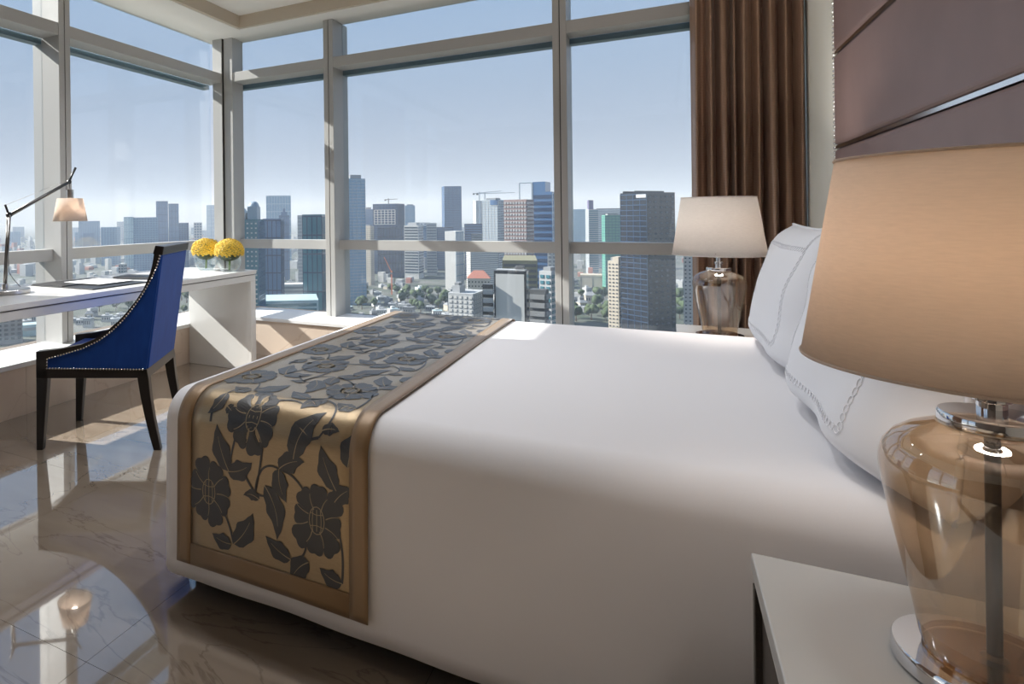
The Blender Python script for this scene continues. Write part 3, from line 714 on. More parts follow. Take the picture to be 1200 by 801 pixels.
# ------------------------------------------------------------------ chair
M_blue = mat('royal_blue_velvet', (0.006, 0.050, 0.26), 0.6, spec=0.25, sheen=0.04, var=(14, (0.008, 0.064, 0.32), 3, (2, 2, .6)))
M_wood = mat('black_brown_wood', (0.014, 0.011, 0.010), 0.28, spec=0.5)
ang = math.atan2(.457, .890)
FLx, FLy = -2.732, 1.968
ch = empty('desk_chair', (FLx + .89*.3 - .457*.245, FLy + .457*.3 + .89*.245, 0), ang, label='blue velvet upholstered chair with black frame and nailheads at the desk', cat='chair')
CW = .49      # local: x = from front to back (d - .3), y across: near side -.245
def L(d, wy, z): return (d - .3, wy - .245, z)
def extr(pts, y0, y1):
    m = MB(); n = len(pts)
    for y in (y0, y1): m.v += [L(p[0], y, p[1]) for p in pts]
    m.f.append(list(range(n))); m.f.append(list(range(n, 2*n))[::-1]); m.mi += [0, 0]
    for i in range(n): j = (i+1) % n; m.f.append([i, i+n, j+n, j]); m.mi.append(0)
    return m
OUT = [(-.008, .492), (.10, .503), (.217, .525), (.29, .555), (.346, .590), (.405, .638), (.45, .684), (.50, .745), (.537, .800), (.562, .855), (.581, .910), (.598, 1.01)]
INN = [(.050, .458), (.13, .478), (.232, .508), (.31, .545), (.376, .592), (.43, .643), (.479, .700), (.52, .755), (.552, .806), (.582, .86), (.604, .907), (.622, .967)]
def side_frame(y0, y1):
    # sloping arm rail, front post and seat rail as quads between outline and inline
    m = MB(); out = OUT; inn = INN
    def ribbon(a, b):
        n = len(a); b0 = len(m.v)
        for y in (y0, y1):
            m.v.extend(L(p[0], y, p[1]) for p in a); m.v.extend(L(p[0], y, p[1]) for p in b)
        for i in range(n-1):
            m.f.append([b0+i, b0+i+1, b0+n+i+1, b0+n+i]); m.f.append([b0+2*n+i, b0+3*n+i, b0+3*n+i+1, b0+2*n+i+1])
            m.f.append([b0+i, b0+2*n+i, b0+2*n+i+1, b0+i+1]); m.f.append([b0+n+i, b0+n+i+1, b0+3*n+i+1, b0+3*n+i]); m.mi += [0]*4
        m.f.append([b0, b0+n, b0+3*n, b0+2*n]); m.f.append([b0+n-1, b0+3*n-1, b0+4*n-1, b0+2*n-1][::1]); m.mi += [0, 0]
    ribbon(out, inn)
    return m
for s, (y0, y1) in enumerate(((0, .045), (CW-.045, CW))):
    side_frame(y0, y1).build('arm_frame', M_wood, ch, fix=True)
    extr([(-.008, .36), (.05, .36), (.05, .47), (-.008, .492)], y0, y1).build('front_post', M_wood, ch, fix=True, bevel=.003)
    extr([(-.008, .36), (.553, .359), (.546, .402), (-.008, .408)], y0, y1).build('seat_rail', M_wood, ch, fix=True, bevel=.003)
    panel = [(.046, .405), (.543, .398), (.626, .972)] + INN[::-1]
    yy = (y0+.006, y1-.01) if s == 0 else (y0+.01, y1-.006)
    extr(panel, *yy).build('side_panel', M_blue, ch, fix=True)
    # legs
    a = y0 if s == 0 else y1-.043
    m = MB(); m.hexa([L(-.008, a, .362), L(.05, a, .362), L(.05, a+.043, .362), L(-.008, a+.043, .362)], [L(-.014, a+.006, 0), L(.018, a+.006, 0), L(.018, a+.038, 0), L(-.014, a+.038, 0)])
    m.build('leg', M_wood, ch, fix=True, bevel=.004)
    m = MB(); sec = [(.500, .556, .362), (.515, .565, .26), (.535, .580, .16), (.556, .598, .07), (.575, .612, 0)]
    b0 = 0
    for (d0, d1, z) in sec: t = (.362-z)/.362; ia = a + .006*t; m.v += [L(d0, ia, z), L(d1, ia, z), L(d1, ia+.043-.010*t, z), L(d0, ia+.043-.010*t, z)]
    for k in range(4):
        for i in range(4): j = (i+1) % 4; m.f.append([4*k+i, 4*k+j, 4*k+4+j, 4*k+4+i]); m.mi.append(0)
    m.f += [[0, 1, 2, 3], [16, 17, 18, 19]]; m.mi += [0, 0]
    m.build('leg', M_wood, ch, fix=True, bevel=.003)
    nl = MB(); yn = y0 - .0005 if s == 0 else y1 + .0005
    pts = [Vector(L(p[0], yn, p[1])) for p in [(.048, .410)] + INN + []] ; pts2 = [Vector(L(.048, yn, .410)), Vector(L(.540, yn, .402))]
    for pl in (pts, pts2):
        acc = 0
        for p, q in zip(pl[:-1], pl[1:]):
            d = (q-p).length; t = acc
            while t < d: nl.ball(p.lerp(q, t/d), .0056, 6, 4); t += .0150
            acc = t - d
    tag(nl.build('nailheads', M_steel, ch, smooth=True), kind='stuff')
extr([(-.006, .36), (.036, .36), (.036, .41), (-.006, .41)], .04, CW-.04).build('seat_rail', M_wood, ch, fix=True, bevel=.003)
extr([(.515, .359), (.556, .359), (.549, .402), (.51, .402)], .0, CW).build('seat_rail', M_wood, ch, fix=True, bevel=.002)
extr([(.585, .972), (.634, .966), (.642, 1.008), (.598, 1.014)], .0, CW).build('top_rail', M_wood, ch, fix=True, bevel=.003)
bk = extr([(.500, .41), (.540, .402), (.553, .402), (.632, .968), (.600, .968), (.575, .86), (.54, .70)], .012, CW-.012).build('backrest', M_blue, ch, fix=True, bevel=.006)
st_ = extr([(.03, .40), (.51, .40), (.51, .455), (.06, .475), (.03, .465)], .043, CW-.043).build('seat', M_blue, ch, fix=True, bevel=.02, seg=3)

# ------------------------------------------------------------------ the city outside
GZ = -112.0                                        # street level, far below the room
def bearing(u):
    r = ray(u, hor(u)); return Vector((r.x, r.y))
def ztop(u, v, D): return EYE + (hor(u) - v)/F*D
M_gnd = mat('city_ground', (0.045, 0.065, 0.04), 0.9, var=(.02, (0.13, 0.13, 0.12), 6))
g = MB(); g.v = [(-14000, -6000, GZ), (14000, -6000, GZ), (14000, 16000, GZ), (-14000, 16000, GZ)]; g.f = [[0, 1, 2, 3]]; g.mi = [0]
o = g.build('ground', M_gnd); tag(o, 'city ground far below the windows', 'ground', kind='structure')
def fmat(name, c, rough=.35, spec=.5, metal=0.0): return mat('facade_'+name, c, rough, metal, spec)
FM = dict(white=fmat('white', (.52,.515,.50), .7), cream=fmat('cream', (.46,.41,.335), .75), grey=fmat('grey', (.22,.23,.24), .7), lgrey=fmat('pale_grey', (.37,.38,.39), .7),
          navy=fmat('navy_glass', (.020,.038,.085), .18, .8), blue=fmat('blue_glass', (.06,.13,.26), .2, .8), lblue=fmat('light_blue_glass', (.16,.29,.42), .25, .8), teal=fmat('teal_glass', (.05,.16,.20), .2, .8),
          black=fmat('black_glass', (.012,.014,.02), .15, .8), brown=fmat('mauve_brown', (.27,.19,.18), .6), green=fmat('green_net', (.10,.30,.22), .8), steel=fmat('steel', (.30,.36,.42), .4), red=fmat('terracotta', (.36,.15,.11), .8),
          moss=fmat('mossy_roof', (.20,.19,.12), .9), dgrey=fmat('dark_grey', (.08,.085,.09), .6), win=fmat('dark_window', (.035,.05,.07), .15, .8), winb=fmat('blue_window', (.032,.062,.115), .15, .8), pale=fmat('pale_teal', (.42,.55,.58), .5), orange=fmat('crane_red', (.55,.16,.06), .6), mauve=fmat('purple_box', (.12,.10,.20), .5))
def panels(m, P, e, L, nrm, z0, z1, style, fh, cw, proud):
    """real relief on one face: each window, band or mullion is a little box proud of the wall"""
    z = Vector((0, 0, 1))
    def bx(a0, a1, b0, b1):
        q = [P + e*a + z*(b - P.z) for a, b in ((a0, b0), (a1, b0), (a1, b1), (a0, b1))]
        o_ = [p + nrm*proud for p in q]; m.add(q + o_, [(4,5,6,7), (0,1,5,4), (1,2,6,5), (2,3,7,6), (3,0,4,7)])
    nf = max(1, int((z1-z0)/fh)); nc = max(1, int(L/cw)); cw = L/nc
    if style == 'bands':
        for k in range(nf): bx(.03*L, .97*L, z1-(k+.85)*fh, z1-(k+.30)*fh)
    elif style == 'grid':
        for k in range(nf):
            for i in range(nc): bx((i+.2)*cw, (i+.8)*cw, z1-(k+.80)*fh, z1-(k+.25)*fh)
    elif style == 'dots':
        for k in range(nf):
            for i in range(nc): bx((i+.32)*cw, (i+.72)*cw, z1-(k+.68)*fh, z1-(k+.36)*fh)
    elif style == 'fins':
        for i in range(nc+1): bx(max(0, i*cw-.35), min(L, i*cw+.35), z0, z1)
        for k in range(0, nf, 4): bx(0, L, z1-(k+.25)*fh, z1-k*fh)
    elif style == 'curtain':
        for k in range(nf): bx(0, L, z1-(k+.16)*fh, z1-k*fh)
        for i in range(0, nc+1): bx(max(0, i*cw-.18), min(L, i*cw+.18), z0, z1)
BH = {}
def tower(name, label, u0, us, u1, vt, D, wall, relief, style, fh=3.8, cw=4.0, yaw=None, side=None, depth=.8, roof=None, proud=.35, vb=388, cat='building', group=None, z0=None):
    """box building whose near corner (us) and silhouette (u0, u1) are sighted through the window at depth D"""
    uc = (u0+u1)/2; bc = bearing(uc); base_dir = Vector((bc.x, bc.y)).normalized(); rt = Vector((base_dir.y, -base_dir.x))
    zt = ztop(uc, vt, D); zb = GZ if z0 is None else z0
    zvis = max(zb, EYE - (vb - hor(uc))/F*D)
    if us is None:
        A = bearing(u0)*D; t = (bearing(uc)*D).dot(base_dir)
        A = bearing(u0)*(t/bearing(u0).dot(base_dir)); B = bearing(u1)*(t/bearing(u1).dot(base_dir)); dp = base_dir*(B-A).length*depth
        c = [A, B, B+dp, A+dp]; faces = [(A, B)]
    else:
        y = math.radians(yaw if yaw is not None else 35); P = bearing(us)*D; dL = -rt*math.cos(y) + base_dir*math.sin(y); dR = rt*math.sin(y) + base_dir*math.cos(y)
        def hit(d, u):
            b = bearing(u); den = d.x*b.y - d.y*b.x; return abs((P.y*b.x - P.x*b.y)/den) if abs(den) > 1e-6 else 20
        Lp = P + dL*hit(dL, u0); Rp = P + dR*hit(dR, u1); c = [Lp, P, Rp, Lp + (Rp-P)]; faces = [(Lp, P), (P, Rp)]
    ctr = sum((Vector(q) for q in c), Vector((0, 0)))/4
    r = empty(name, (ctr.x, ctr.y, zb), label=label, cat=cat, group=group)
    off = Vector((ctr.x, ctr.y, zb))
    V = lambda p, z: Vector((p.x, p.y, z)) - off
    MB().hexa([V(q, zb) for q in c], [V(q, zt) for q in c]).build('body', FM[wall], r, fix=True)
    for k, (a, b) in enumerate(faces):
        st_k, rel = (style, relief) if k == 0 or side is None else side
        if st_k is None: continue
        ev = (b-a); Ln = ev.length; ev = ev/Ln; nr = Vector((ev.y, -ev.x)); m = MB()
        if nr.dot(base_dir) > 0: nr = -nr
        panels(m, Vector((a.x, a.y, zvis)) - off, Vector((ev.x, ev.y, 0)), Ln, Vector((nr.x, nr.y, 0)), zvis - off.z, zt - off.z - 1.2, st_k, fh, cw, proud)
        if m.v: tag(m.build('windows' if st_k in ('grid', 'dots', 'bands') else 'facade_ribs', FM[rel], r), kind='stuff')
    if roof:
        q = [ctr + (Vector(p)-ctr)*.62 for p in c]
        MB().hexa([V(p, zt) for p in q], [V(p, zt + roof) for p in q]).build('roof_plant', FM['grey' if wall != 'white' else 'lgrey'], r, fix=True)
    BH[label] = (r, zt - off.z, [Vector((p.x, p.y, 0)) - Vector((off.x, off.y, 0)) for p in c]); return r
T = tower
# far window, left to right
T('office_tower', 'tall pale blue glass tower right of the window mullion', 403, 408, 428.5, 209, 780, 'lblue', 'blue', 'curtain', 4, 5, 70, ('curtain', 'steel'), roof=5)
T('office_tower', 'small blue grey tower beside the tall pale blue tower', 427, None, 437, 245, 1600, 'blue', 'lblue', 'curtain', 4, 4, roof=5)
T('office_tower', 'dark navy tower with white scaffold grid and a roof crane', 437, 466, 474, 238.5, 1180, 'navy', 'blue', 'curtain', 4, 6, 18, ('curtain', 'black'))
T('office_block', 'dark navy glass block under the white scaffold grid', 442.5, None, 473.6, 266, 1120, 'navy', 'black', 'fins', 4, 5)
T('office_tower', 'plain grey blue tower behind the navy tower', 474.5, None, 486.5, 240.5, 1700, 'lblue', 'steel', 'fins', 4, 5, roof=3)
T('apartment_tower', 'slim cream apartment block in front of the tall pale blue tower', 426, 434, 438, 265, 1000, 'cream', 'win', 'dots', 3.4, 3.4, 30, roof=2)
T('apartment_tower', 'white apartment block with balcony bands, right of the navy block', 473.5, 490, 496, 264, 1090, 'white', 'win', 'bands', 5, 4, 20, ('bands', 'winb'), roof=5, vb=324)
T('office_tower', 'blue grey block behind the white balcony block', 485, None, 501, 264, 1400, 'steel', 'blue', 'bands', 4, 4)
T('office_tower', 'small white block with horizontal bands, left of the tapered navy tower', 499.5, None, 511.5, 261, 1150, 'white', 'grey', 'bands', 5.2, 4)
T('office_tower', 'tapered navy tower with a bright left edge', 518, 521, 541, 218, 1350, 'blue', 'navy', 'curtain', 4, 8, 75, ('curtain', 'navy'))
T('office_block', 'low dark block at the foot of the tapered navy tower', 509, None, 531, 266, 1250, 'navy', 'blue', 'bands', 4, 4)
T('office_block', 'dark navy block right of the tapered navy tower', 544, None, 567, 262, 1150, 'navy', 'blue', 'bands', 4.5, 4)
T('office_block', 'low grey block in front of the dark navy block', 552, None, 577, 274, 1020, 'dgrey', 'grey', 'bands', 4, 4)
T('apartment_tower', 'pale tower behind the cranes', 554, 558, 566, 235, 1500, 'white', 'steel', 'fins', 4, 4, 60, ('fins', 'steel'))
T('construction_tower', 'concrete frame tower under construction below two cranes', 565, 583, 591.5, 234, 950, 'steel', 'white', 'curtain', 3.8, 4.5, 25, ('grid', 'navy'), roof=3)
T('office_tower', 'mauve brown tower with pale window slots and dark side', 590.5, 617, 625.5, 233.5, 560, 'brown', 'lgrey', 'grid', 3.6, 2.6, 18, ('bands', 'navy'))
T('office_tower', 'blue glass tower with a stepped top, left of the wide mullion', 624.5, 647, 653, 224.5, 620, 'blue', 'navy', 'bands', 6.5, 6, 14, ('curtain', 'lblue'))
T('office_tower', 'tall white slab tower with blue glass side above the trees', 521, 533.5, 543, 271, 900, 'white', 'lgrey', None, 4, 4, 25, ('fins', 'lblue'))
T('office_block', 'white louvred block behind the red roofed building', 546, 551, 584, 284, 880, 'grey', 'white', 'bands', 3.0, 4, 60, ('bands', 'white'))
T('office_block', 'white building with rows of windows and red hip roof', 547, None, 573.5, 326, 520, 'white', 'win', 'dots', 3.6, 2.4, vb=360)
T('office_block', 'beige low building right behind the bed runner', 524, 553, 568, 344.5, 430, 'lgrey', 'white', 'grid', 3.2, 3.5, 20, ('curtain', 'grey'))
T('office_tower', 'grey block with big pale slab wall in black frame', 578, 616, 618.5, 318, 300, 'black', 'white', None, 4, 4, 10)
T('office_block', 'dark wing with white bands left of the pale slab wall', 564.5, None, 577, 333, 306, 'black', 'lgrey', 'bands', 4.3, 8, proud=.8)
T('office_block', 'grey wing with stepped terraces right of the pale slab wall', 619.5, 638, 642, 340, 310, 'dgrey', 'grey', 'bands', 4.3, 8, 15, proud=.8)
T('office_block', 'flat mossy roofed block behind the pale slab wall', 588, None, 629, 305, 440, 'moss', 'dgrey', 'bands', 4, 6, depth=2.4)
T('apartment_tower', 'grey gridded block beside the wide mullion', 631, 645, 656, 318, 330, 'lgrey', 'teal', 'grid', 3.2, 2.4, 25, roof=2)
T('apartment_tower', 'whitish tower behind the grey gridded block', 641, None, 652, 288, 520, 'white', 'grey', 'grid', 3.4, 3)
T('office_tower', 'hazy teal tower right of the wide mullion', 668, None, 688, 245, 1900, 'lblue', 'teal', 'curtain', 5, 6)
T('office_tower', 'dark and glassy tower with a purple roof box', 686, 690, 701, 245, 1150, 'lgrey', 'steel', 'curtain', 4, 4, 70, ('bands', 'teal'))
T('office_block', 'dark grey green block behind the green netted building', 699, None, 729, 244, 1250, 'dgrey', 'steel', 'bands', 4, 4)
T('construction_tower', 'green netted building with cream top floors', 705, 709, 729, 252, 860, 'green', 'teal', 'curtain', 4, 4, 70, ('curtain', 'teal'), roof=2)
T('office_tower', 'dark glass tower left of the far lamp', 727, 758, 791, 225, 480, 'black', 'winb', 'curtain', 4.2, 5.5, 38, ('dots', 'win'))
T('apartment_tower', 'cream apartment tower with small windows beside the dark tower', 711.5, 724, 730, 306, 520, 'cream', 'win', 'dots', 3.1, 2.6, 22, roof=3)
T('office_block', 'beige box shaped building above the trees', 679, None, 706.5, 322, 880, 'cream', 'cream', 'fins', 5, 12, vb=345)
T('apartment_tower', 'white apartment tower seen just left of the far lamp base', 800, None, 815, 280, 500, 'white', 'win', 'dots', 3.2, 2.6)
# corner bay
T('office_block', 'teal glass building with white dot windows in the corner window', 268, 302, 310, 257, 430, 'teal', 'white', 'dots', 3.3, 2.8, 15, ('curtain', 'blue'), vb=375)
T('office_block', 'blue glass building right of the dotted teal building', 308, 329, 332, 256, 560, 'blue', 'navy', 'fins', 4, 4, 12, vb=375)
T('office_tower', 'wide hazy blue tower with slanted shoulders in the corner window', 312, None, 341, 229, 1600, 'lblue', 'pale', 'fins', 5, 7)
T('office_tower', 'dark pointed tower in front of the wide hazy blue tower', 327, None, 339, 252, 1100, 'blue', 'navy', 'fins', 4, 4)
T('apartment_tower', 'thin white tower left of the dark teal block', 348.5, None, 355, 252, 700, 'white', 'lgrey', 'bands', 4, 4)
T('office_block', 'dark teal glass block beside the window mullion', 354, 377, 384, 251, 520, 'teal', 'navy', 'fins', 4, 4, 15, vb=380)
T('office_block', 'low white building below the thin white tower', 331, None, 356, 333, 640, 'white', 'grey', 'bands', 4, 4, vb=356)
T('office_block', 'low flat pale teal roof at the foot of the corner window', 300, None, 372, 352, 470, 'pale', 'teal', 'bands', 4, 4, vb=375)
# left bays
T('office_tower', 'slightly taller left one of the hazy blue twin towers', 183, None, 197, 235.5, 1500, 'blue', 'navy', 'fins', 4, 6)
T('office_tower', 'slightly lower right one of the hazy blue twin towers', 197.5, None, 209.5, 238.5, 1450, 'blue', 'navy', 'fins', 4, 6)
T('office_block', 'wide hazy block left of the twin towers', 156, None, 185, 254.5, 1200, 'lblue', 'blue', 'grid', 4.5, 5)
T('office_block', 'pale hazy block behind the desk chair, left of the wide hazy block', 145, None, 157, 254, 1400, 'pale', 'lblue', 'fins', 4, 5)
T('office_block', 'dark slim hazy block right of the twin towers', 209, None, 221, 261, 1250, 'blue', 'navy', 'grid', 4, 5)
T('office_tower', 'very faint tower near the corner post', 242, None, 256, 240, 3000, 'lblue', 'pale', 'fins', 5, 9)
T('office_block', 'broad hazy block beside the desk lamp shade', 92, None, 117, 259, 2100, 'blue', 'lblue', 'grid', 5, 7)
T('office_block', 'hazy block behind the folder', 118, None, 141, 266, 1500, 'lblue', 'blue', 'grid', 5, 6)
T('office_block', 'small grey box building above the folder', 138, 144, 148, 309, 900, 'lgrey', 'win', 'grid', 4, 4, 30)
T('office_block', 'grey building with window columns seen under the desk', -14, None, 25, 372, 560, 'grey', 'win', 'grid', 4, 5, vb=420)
T('office_block', 'pale teal block seen under the desk, beside the mullion', 25, None, 52, 380, 600, 'pale', 'lgrey', 'bands', 5, 5, vb=420)
# extra pieces of single buildings
def bpart(label, name, wall, fx0, fx1, fz0, fz1, dz=False, inset=0.0, fy=(0.0, 1.0)):
    """box on a building given in fractions of its front face; fz in metres above its roof"""
    r, zt, c = BH[label]; a, b, d = c[0], c[1], c[3]
    def P(x, y): return a + (b-a)*x + (d-a)*y
    q = [P(fx0, fy[0]), P(fx1, fy[0]), P(fx1, fy[1]), P(fx0, fy[1])]; up = Vector((0, 0, 1))
    return MB().hexa([p + up*(zt+fz0) for p in q], [p + up*(zt+fz1) for p in q]).build(name, FM[wall], r, fix=True)
bpart('blue glass tower with a stepped top, left of the wide mullion', 'upper_block', 'blue', 0, .66, 0, 10.5)
bpart('dark and glassy tower with a purple roof box', 'roof_box', 'mauve', .6, 1.0, 0, 17, fy=(0, .5))
for x in (.10, .55): bpart('dark glass tower left of the far lamp', 'crown_post', 'black', x, x+.06, 0, 1.5)
bpart('dark glass tower left of the far lamp', 'crown_band', 'lgrey', .62, .98, -4.2, -1.5, fy=(-.012, .02))
lab = 'grey block with big pale slab wall in black frame'
bpart(lab, 'slab_wall', 'white', .05, .93, -30, -1.6, fy=(-.02, .01))
bpart(lab, 'roof_deck', 'lgrey', .05, .95, 0, .5, fy=(.1, 1.0)); bpart(lab, 'roof_box', 'dgrey', .62, .90, .5, 2.2, fy=(.5, .9))
r, zt, c = BH['white building with rows of windows and red hip roof']
m = MB(); ctr = (c[0]+c[2])/2; up = Vector((0, 0, 1)); e1 = (c[1]-c[0])*.22
q = [ctr + (p-ctr)*1.05 + up*zt for p in c]; m.v = [tuple(p) for p in q] + [tuple(ctr - e1 + up*(zt+6.2)), tuple(ctr + e1 + up*(zt+6.2))]
m.f = [[0, 1, 5, 4], [1, 2, 5], [2, 3, 4, 5], [3, 0, 4], [0, 3, 2, 1]]; m.mi = [0]*5; m.build('hip_roof', FM['red'], r, fix=True)
lab = 'beige low building right behind the bed runner'; bpart(lab, 'roof_box', 'lgrey', .12, .42, 0, 5, fy=(.1, .5)); bpart(lab, 'roof_tank', 'grey', .18, .36, 5, 7, fy=(.15, .4))
lab = 'teal glass building with white dot windows in the corner window'; bpart(lab, 'roof_drum', 'lgrey', .2, .55, 0, 4.5, fy=(.1, .7)); bpart(lab, 'roof_tower', 'steel', .62, .95, 0, 9, fy=(.1, .6))
r, zt, c = BH[lab]; pt = c[0] + (c[1]-c[0])*.36 + (c[3]-c[0])*.35; MB().ball((pt.x, pt.y, zt+4.5), 4.2, 14, 8).build('dome', FM['steel'], r, smooth=True)
pt = c[0] + (c[1]-c[0])*.78 + (c[3]-c[0])*.35; MB().ball((pt.x, pt.y, zt+9), 4.0, 14, 8).build('dome', FM['steel'], r, smooth=True)
lab = 'dark pointed tower in front of the wide hazy blue tower'; bpart(lab, 'upper_block', 'blue', .2, .8, 0, 6); bpart(lab, 'spire_block', 'blue', .38, .62, 6, 12)
lab = 'cream apartment tower with small windows beside the dark tower'; bpart(lab, 'upper_block', 'cream', .45, 1, 0, 3.5)
lab = 'construction tower'; lab = 'concrete frame tower under construction below two cranes'; bpart(lab, 'safety_net', 'blue', .55, 1.02, -8, 0, fy=(-.03, .1))
lab = 'dark navy tower with white scaffold grid and a roof crane'
r, zt, c = BH[lab]; m = MB(); e1 = c[1]-c[0]; nrm = Vector((e1.y, -e1.x, 0)).normalized(); nrm = -nrm if nrm.dot(c[0]) < 0 else nrm
for i in range(7): p = c[0] + e1*(.06 + .14*i) + nrm*.6; m.box(p.x-.5, p.x+.5, p.y-.5, p.y+.5, zt-40, zt-12)
for k in range(7):
    a = c[0] + e1*.06 + nrm*.6; b = c[0] + e1*.9 + nrm*.6; zz = zt-12-4.6*k; m.tube([(a.x, a.y, zz), (b.x, b.y, zz)], .5, 4)
tag(m.build('scaffold_grid', FM['white'], r), kind='stuff')
lab = 'blue glass tower with a stepped top, left of the wide mullion'
r, zt, c = BH[lab]; e1 = c[1]-c[0]; m = MB()
for t in (-.70, -.04): p = c[0]+e1*t; m.box(p.x-.5, p.x+.5, p.y-.5, p.y+.5, zt-12, zt+10)
a = c[0]-e1*.70; b = c[0]-e1*.04; m.tube([(a.x, a.y, zt+10), (b.x, b.y, zt+10)], .6, 4); tag(m.build('portal_frame', FM['steel'], r), kind='stuff')
# cranes
def crane(label, u, vb_, vtop, D, jib_u, jib_v, matn, back=-.25):
    b = bearing(u)*D; z0 = EYE + (hor(u)-vb_)/F*D; z1 = ztop(u, vtop, D); r = empty('tower_crane', (b.x, b.y, z0), label=label, cat='crane')
    H = z1-z0; s = .7
    m = MB()
    for sx, sy in ((-1,-1), (1,-1), (1,1), (-1,1)): m.box(sx*s-.15, sx*s+.15, sy*s-.15, sy*s+.15, 0, H)
    for k in range(int(H/3)): m.tube([(-s, -s, 3*k), (s, -s, 3*k+3)], .12, 4); m.tube([(-s, s, 3*k), (s, s, 3*k+3)], .12, 4)
    m.build('mast', FM[matn], r)
    j = bearing(jib_u)*D - b; e_ = Vector((j.x, j.y, (ztop(jib_u, jib_v, D)) - z1)); m = MB()
    m.tube([Vector((0, 0, H)) + e_*back, Vector((0, 0, H)) + e_], .55, 4); m.build('jib', FM[matn], r)
    m = MB(); q = Vector((0, 0, H)) + e_*back; m.box(q.x-1.4, q.x+1.4, q.y-1.4, q.y+1.4, q.z-2.2, q.z+.4); m.build('counterweight', FM['dgrey'], r)
    MB().box(-1, 1, -1, 1, H-.5, H+1.8).build('cab', FM[matn], r)
crane('red crane standing on the ground below the navy block', 458, 346, 318.5, 880, 449.5, 301, 'orange', -.06)
crane('thin crane on the roof of the navy tower', 455.5, 239.4, 233.6, 1185, 466, 233, 'dgrey', -.35)
crane('left of the two thin cranes on the tower under construction', 562, 262, 226, 1010, 588, 223.5, 'steel')
crane('right of the two thin cranes on the tower under construction', 568.5, 234, 226.5, 955, 604, 225.5, 'steel')
# low-rise houses, hazy far towers, trees
rd = random.Random(11)
HM = []
for k, (wc, rc) in enumerate((('white','red'), ('cream','grey'), ('lgrey','lgrey'), ('grey','dgrey'), ('white','pale'), ('grey','grey'))):
    m = MB(); m.box(-.5, .5, -.5, .5, 0, .7); b = len(m.v)
    if k in (0, 1):
        m.v += [(-.55,-.55,.7), (.55,-.55,.7), (.55,.55,.7), (-.55,.55,.7), (-.25,0,1), (.25,0,1)]
        for f in ([0,1,5,4], [1,2,5], [2,3,4,5], [3,0,4]): m.f.append([b+i for i in f]); m.mi.append(1)
    else: m.box(-.5, .5, -.5, .5, .7, .72, 1); m.box(-.2, .15, -.1, .3, .72, .9, 0)
    for i in range(4): m.box(-.42+.22*i, -.30+.22*i, -.51, -.49, .25, .5, 2)
    HM.append(m.mesh('house', [FM[wc], FM[rc], FM['win']]))
USED = {}
def far_towers():
    taken = []
    for k in range(46):
        u = rd.choice((rd.uniform(-20, 260), rd.uniform(-20, 260), rd.uniform(400, 800))); D = rd.uniform(1900, 4200); wpx = rd.uniform(5, 14); v = rd.uniform(250, 266) if u > 300 else rd.uniform(256, 274)
        if any(abs(D-d2) < 260 and abs(u-u_) < 30 for u_, d2 in taken): continue
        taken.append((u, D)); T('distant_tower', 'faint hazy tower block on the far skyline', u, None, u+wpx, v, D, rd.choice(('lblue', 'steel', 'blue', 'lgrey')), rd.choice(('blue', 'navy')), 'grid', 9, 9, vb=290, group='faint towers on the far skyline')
        BH[k] = BH['faint hazy tower block on the far skyline']
far_towers()
TB = [(r.location.x + sum(p.x for p in c)/4, r.location.y + sum(p.y for p in c)/4, max(math.hypot(p.x, p.y) for p in c)) for r, zt, c in BH.values()]
def clear_of_towers(x, y, d=16):
    for tx, ty, tr in TB:
        if (tx-x)**2 + (ty-y)**2 < (tr + d + 8)**2: return False
    gx, gy = int(x//60), int(y//60)
    for i in (-1, 0, 1):
        for j in (-1, 0, 1):
            for (qx, qy, qd) in USED.get((gx+i, gy+j), ()):
                if (qx-x)**2 + (qy-y)**2 < (qd + d)**2: return False
    USED.setdefault((gx, gy), []).append((x, y, d)); return True
n = 0; far = MB()
spots = []
for k in range(3200):
    u = rd.uniform(-30, 830); D = 640 + 3400*rd.random()**1.6
    b = bearing(u)*D; spots.append((D, b.x, b.y))
spots.sort()
TREES = []
for D, x, y in spots:
    green = math.sin(x*.011+1.3)*math.cos(y*.009+.4) > .28
    if green and D < 1500: TREES.append((x, y)); continue
    s = rd.uniform(7, 13) if D < 1200 else rd.uniform(9, 20)
    if not clear_of_towers(x, y, s*.86 + 1): continue
    hgt = rd.choice((6, 7, 8, 10, 14)) if D < 1200 else rd.choice((6, 8, 10, 14, 20)); a = rd.uniform(0, 1.57)
    if n < 260:
        o = bpy.data.objects.new('low_house', HM[(n*7) % 6 if n % 3 else 2]); col.objects.link(o); o.location = (x, y, GZ); o.rotation_euler.z = a; o.scale = (s, s*rd.uniform(.7, 1.1), hgt)
        tag(o, 'small low-rise house in the streets between the distant towers', 'house', 'low-rise houses in the city below'); n += 1
    else:
        far.box(x-s/2, x+s/2, y-s/2, y+s/2, GZ, GZ+hgt*1.2, rd.choice((0, 0, 0, 1, 1, 2)))
for k in range(900):                               # the same city goes on to both sides of the view
    u = rd.choice((rd.uniform(-420, -40), rd.uniform(840, 1500))); D = 700 + 3200*rd.random()**1.4; b = bearing(u)*D; s = rd.uniform(9, 20)
    if not clear_of_towers(b.x, b.y, s*.9+2): continue
    hgt = rd.choice((6, 8, 10, 14, 20)) if k % 22 else rd.uniform(70, 150)
    far.box(b.x-s/2, b.x+s/2, b.y-s/2, b.y+s/2, GZ, GZ+hgt, rd.choice((0, 0, 0, 1, 1, 2)) if k % 22 else 3)
tag(far.build('distant_rooftops', [FM['lgrey'], FM['white'], FM['red'], FM['steel']]), 'carpet of countless tiny rooftops towards the hazy horizon', 'rooftops', kind='stuff')
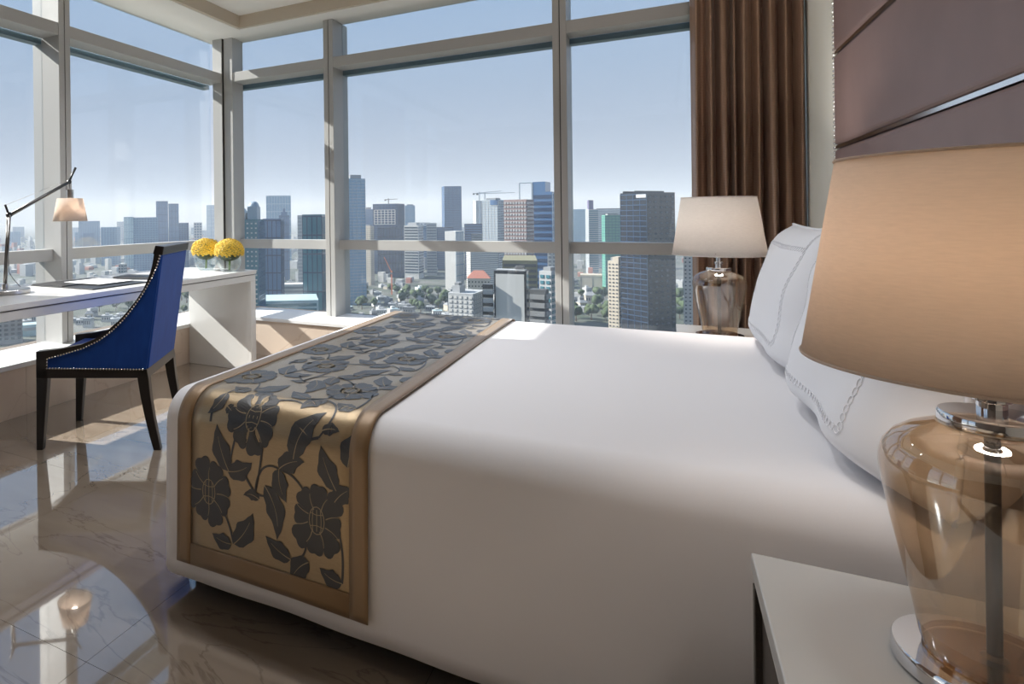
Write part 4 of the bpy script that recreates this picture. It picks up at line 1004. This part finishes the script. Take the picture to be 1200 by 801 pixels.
M_tree = mat('tree_canopy', (0.030, 0.055, 0.018), 0.8, var=(.6, (0.055, 0.085, 0.03), 4)); M_trunk = mat('tree_trunk', (0.08, 0.05, 0.03), 0.9)
TM = []
for k in range(3):
    m = MB(); rr = random.Random(k)
    for i in range(7):
        a = rr.uniform(0, 6.28); q = rr.uniform(0, 2.8); m.ball((q*math.cos(a), q*math.sin(a), 6.2+rr.uniform(-1.2, 1.8)), rr.uniform(1.8, 3.0), 8, 5)
    for i, v in enumerate(m.v): m.v[i] = tuple(Vector(v) + Vector((rr.uniform(-.3, .3), rr.uniform(-.3, .3), rr.uniform(-.3, .3))))
    TM.append(m.mesh('canopy', M_tree, True))
tk = MB().tube([(0, 0, 0), (0, 0, 5.5)], [.45, .25], 6).mesh('trunk', M_trunk)
for u, v, cnt, spu, spv in ((470, 352, 150, 45, 15), (505, 350, 110, 20, 14), (695, 358, 60, 16, 12), (430, 360, 20, 14, 4), (620, 352, 10, 10, 8), (795, 362, 8, 6, 10)):
    for k in range(cnt):
        uu = u + rd.uniform(-spu, spu); vv = v + rd.uniform(-spv, spv); D = (EYE-GZ)*F/(vv-hor(uu)); b = bearing(uu)*D; TREES.append((b.x, b.y))
rd.shuffle(TREES); TREES.sort(key=lambda p: math.hypot(*p)); n = 0
for (x, y) in TREES[:420]:
    if n >= 290: break
    sc_ = rd.uniform(1.1, 1.9)
    if not clear_of_towers(x, y, 4.6*sc_): continue
    r = empty('city_tree', (x, y, GZ), rd.uniform(0, 6), label='leafy green tree among the buildings far below', cat='tree', group='street trees in the city below'); r.scale = [sc_]*3
    part('canopy', TM[n % 3], r); part('trunk', tk, r); n += 1
# ------------------------------------------------------------------ haze over the city (a real scattering volume around the building)
hz = bpy.data.materials.new('city_haze'); hz.use_nodes = True; nn = hz.node_tree.nodes; nn.clear()
ho = nn.new('ShaderNodeOutputMaterial'); pv = nn.new('ShaderNodeVolumeScatter'); pv.inputs['Color'].default_value = (.72, .84, 1.0, 1); pv.inputs['Density'].default_value = .00018; pv.inputs['Anisotropy'].default_value = 0.0
hz.node_tree.links.new(pv.outputs[0], ho.inputs['Volume'])
m = MB(); m.box(-9000, 9000, -3000, 11000, GZ-2, 260); b = len(m.v)
m.box(-40, 40, -40, 40, -60, 60)
for k in range(6, 12): m.f[k] = m.f[k][::-1]
o = m.build('haze', hz); tag(o, 'pale blue haze hanging over the city outside the windows', 'haze', kind='stuff')
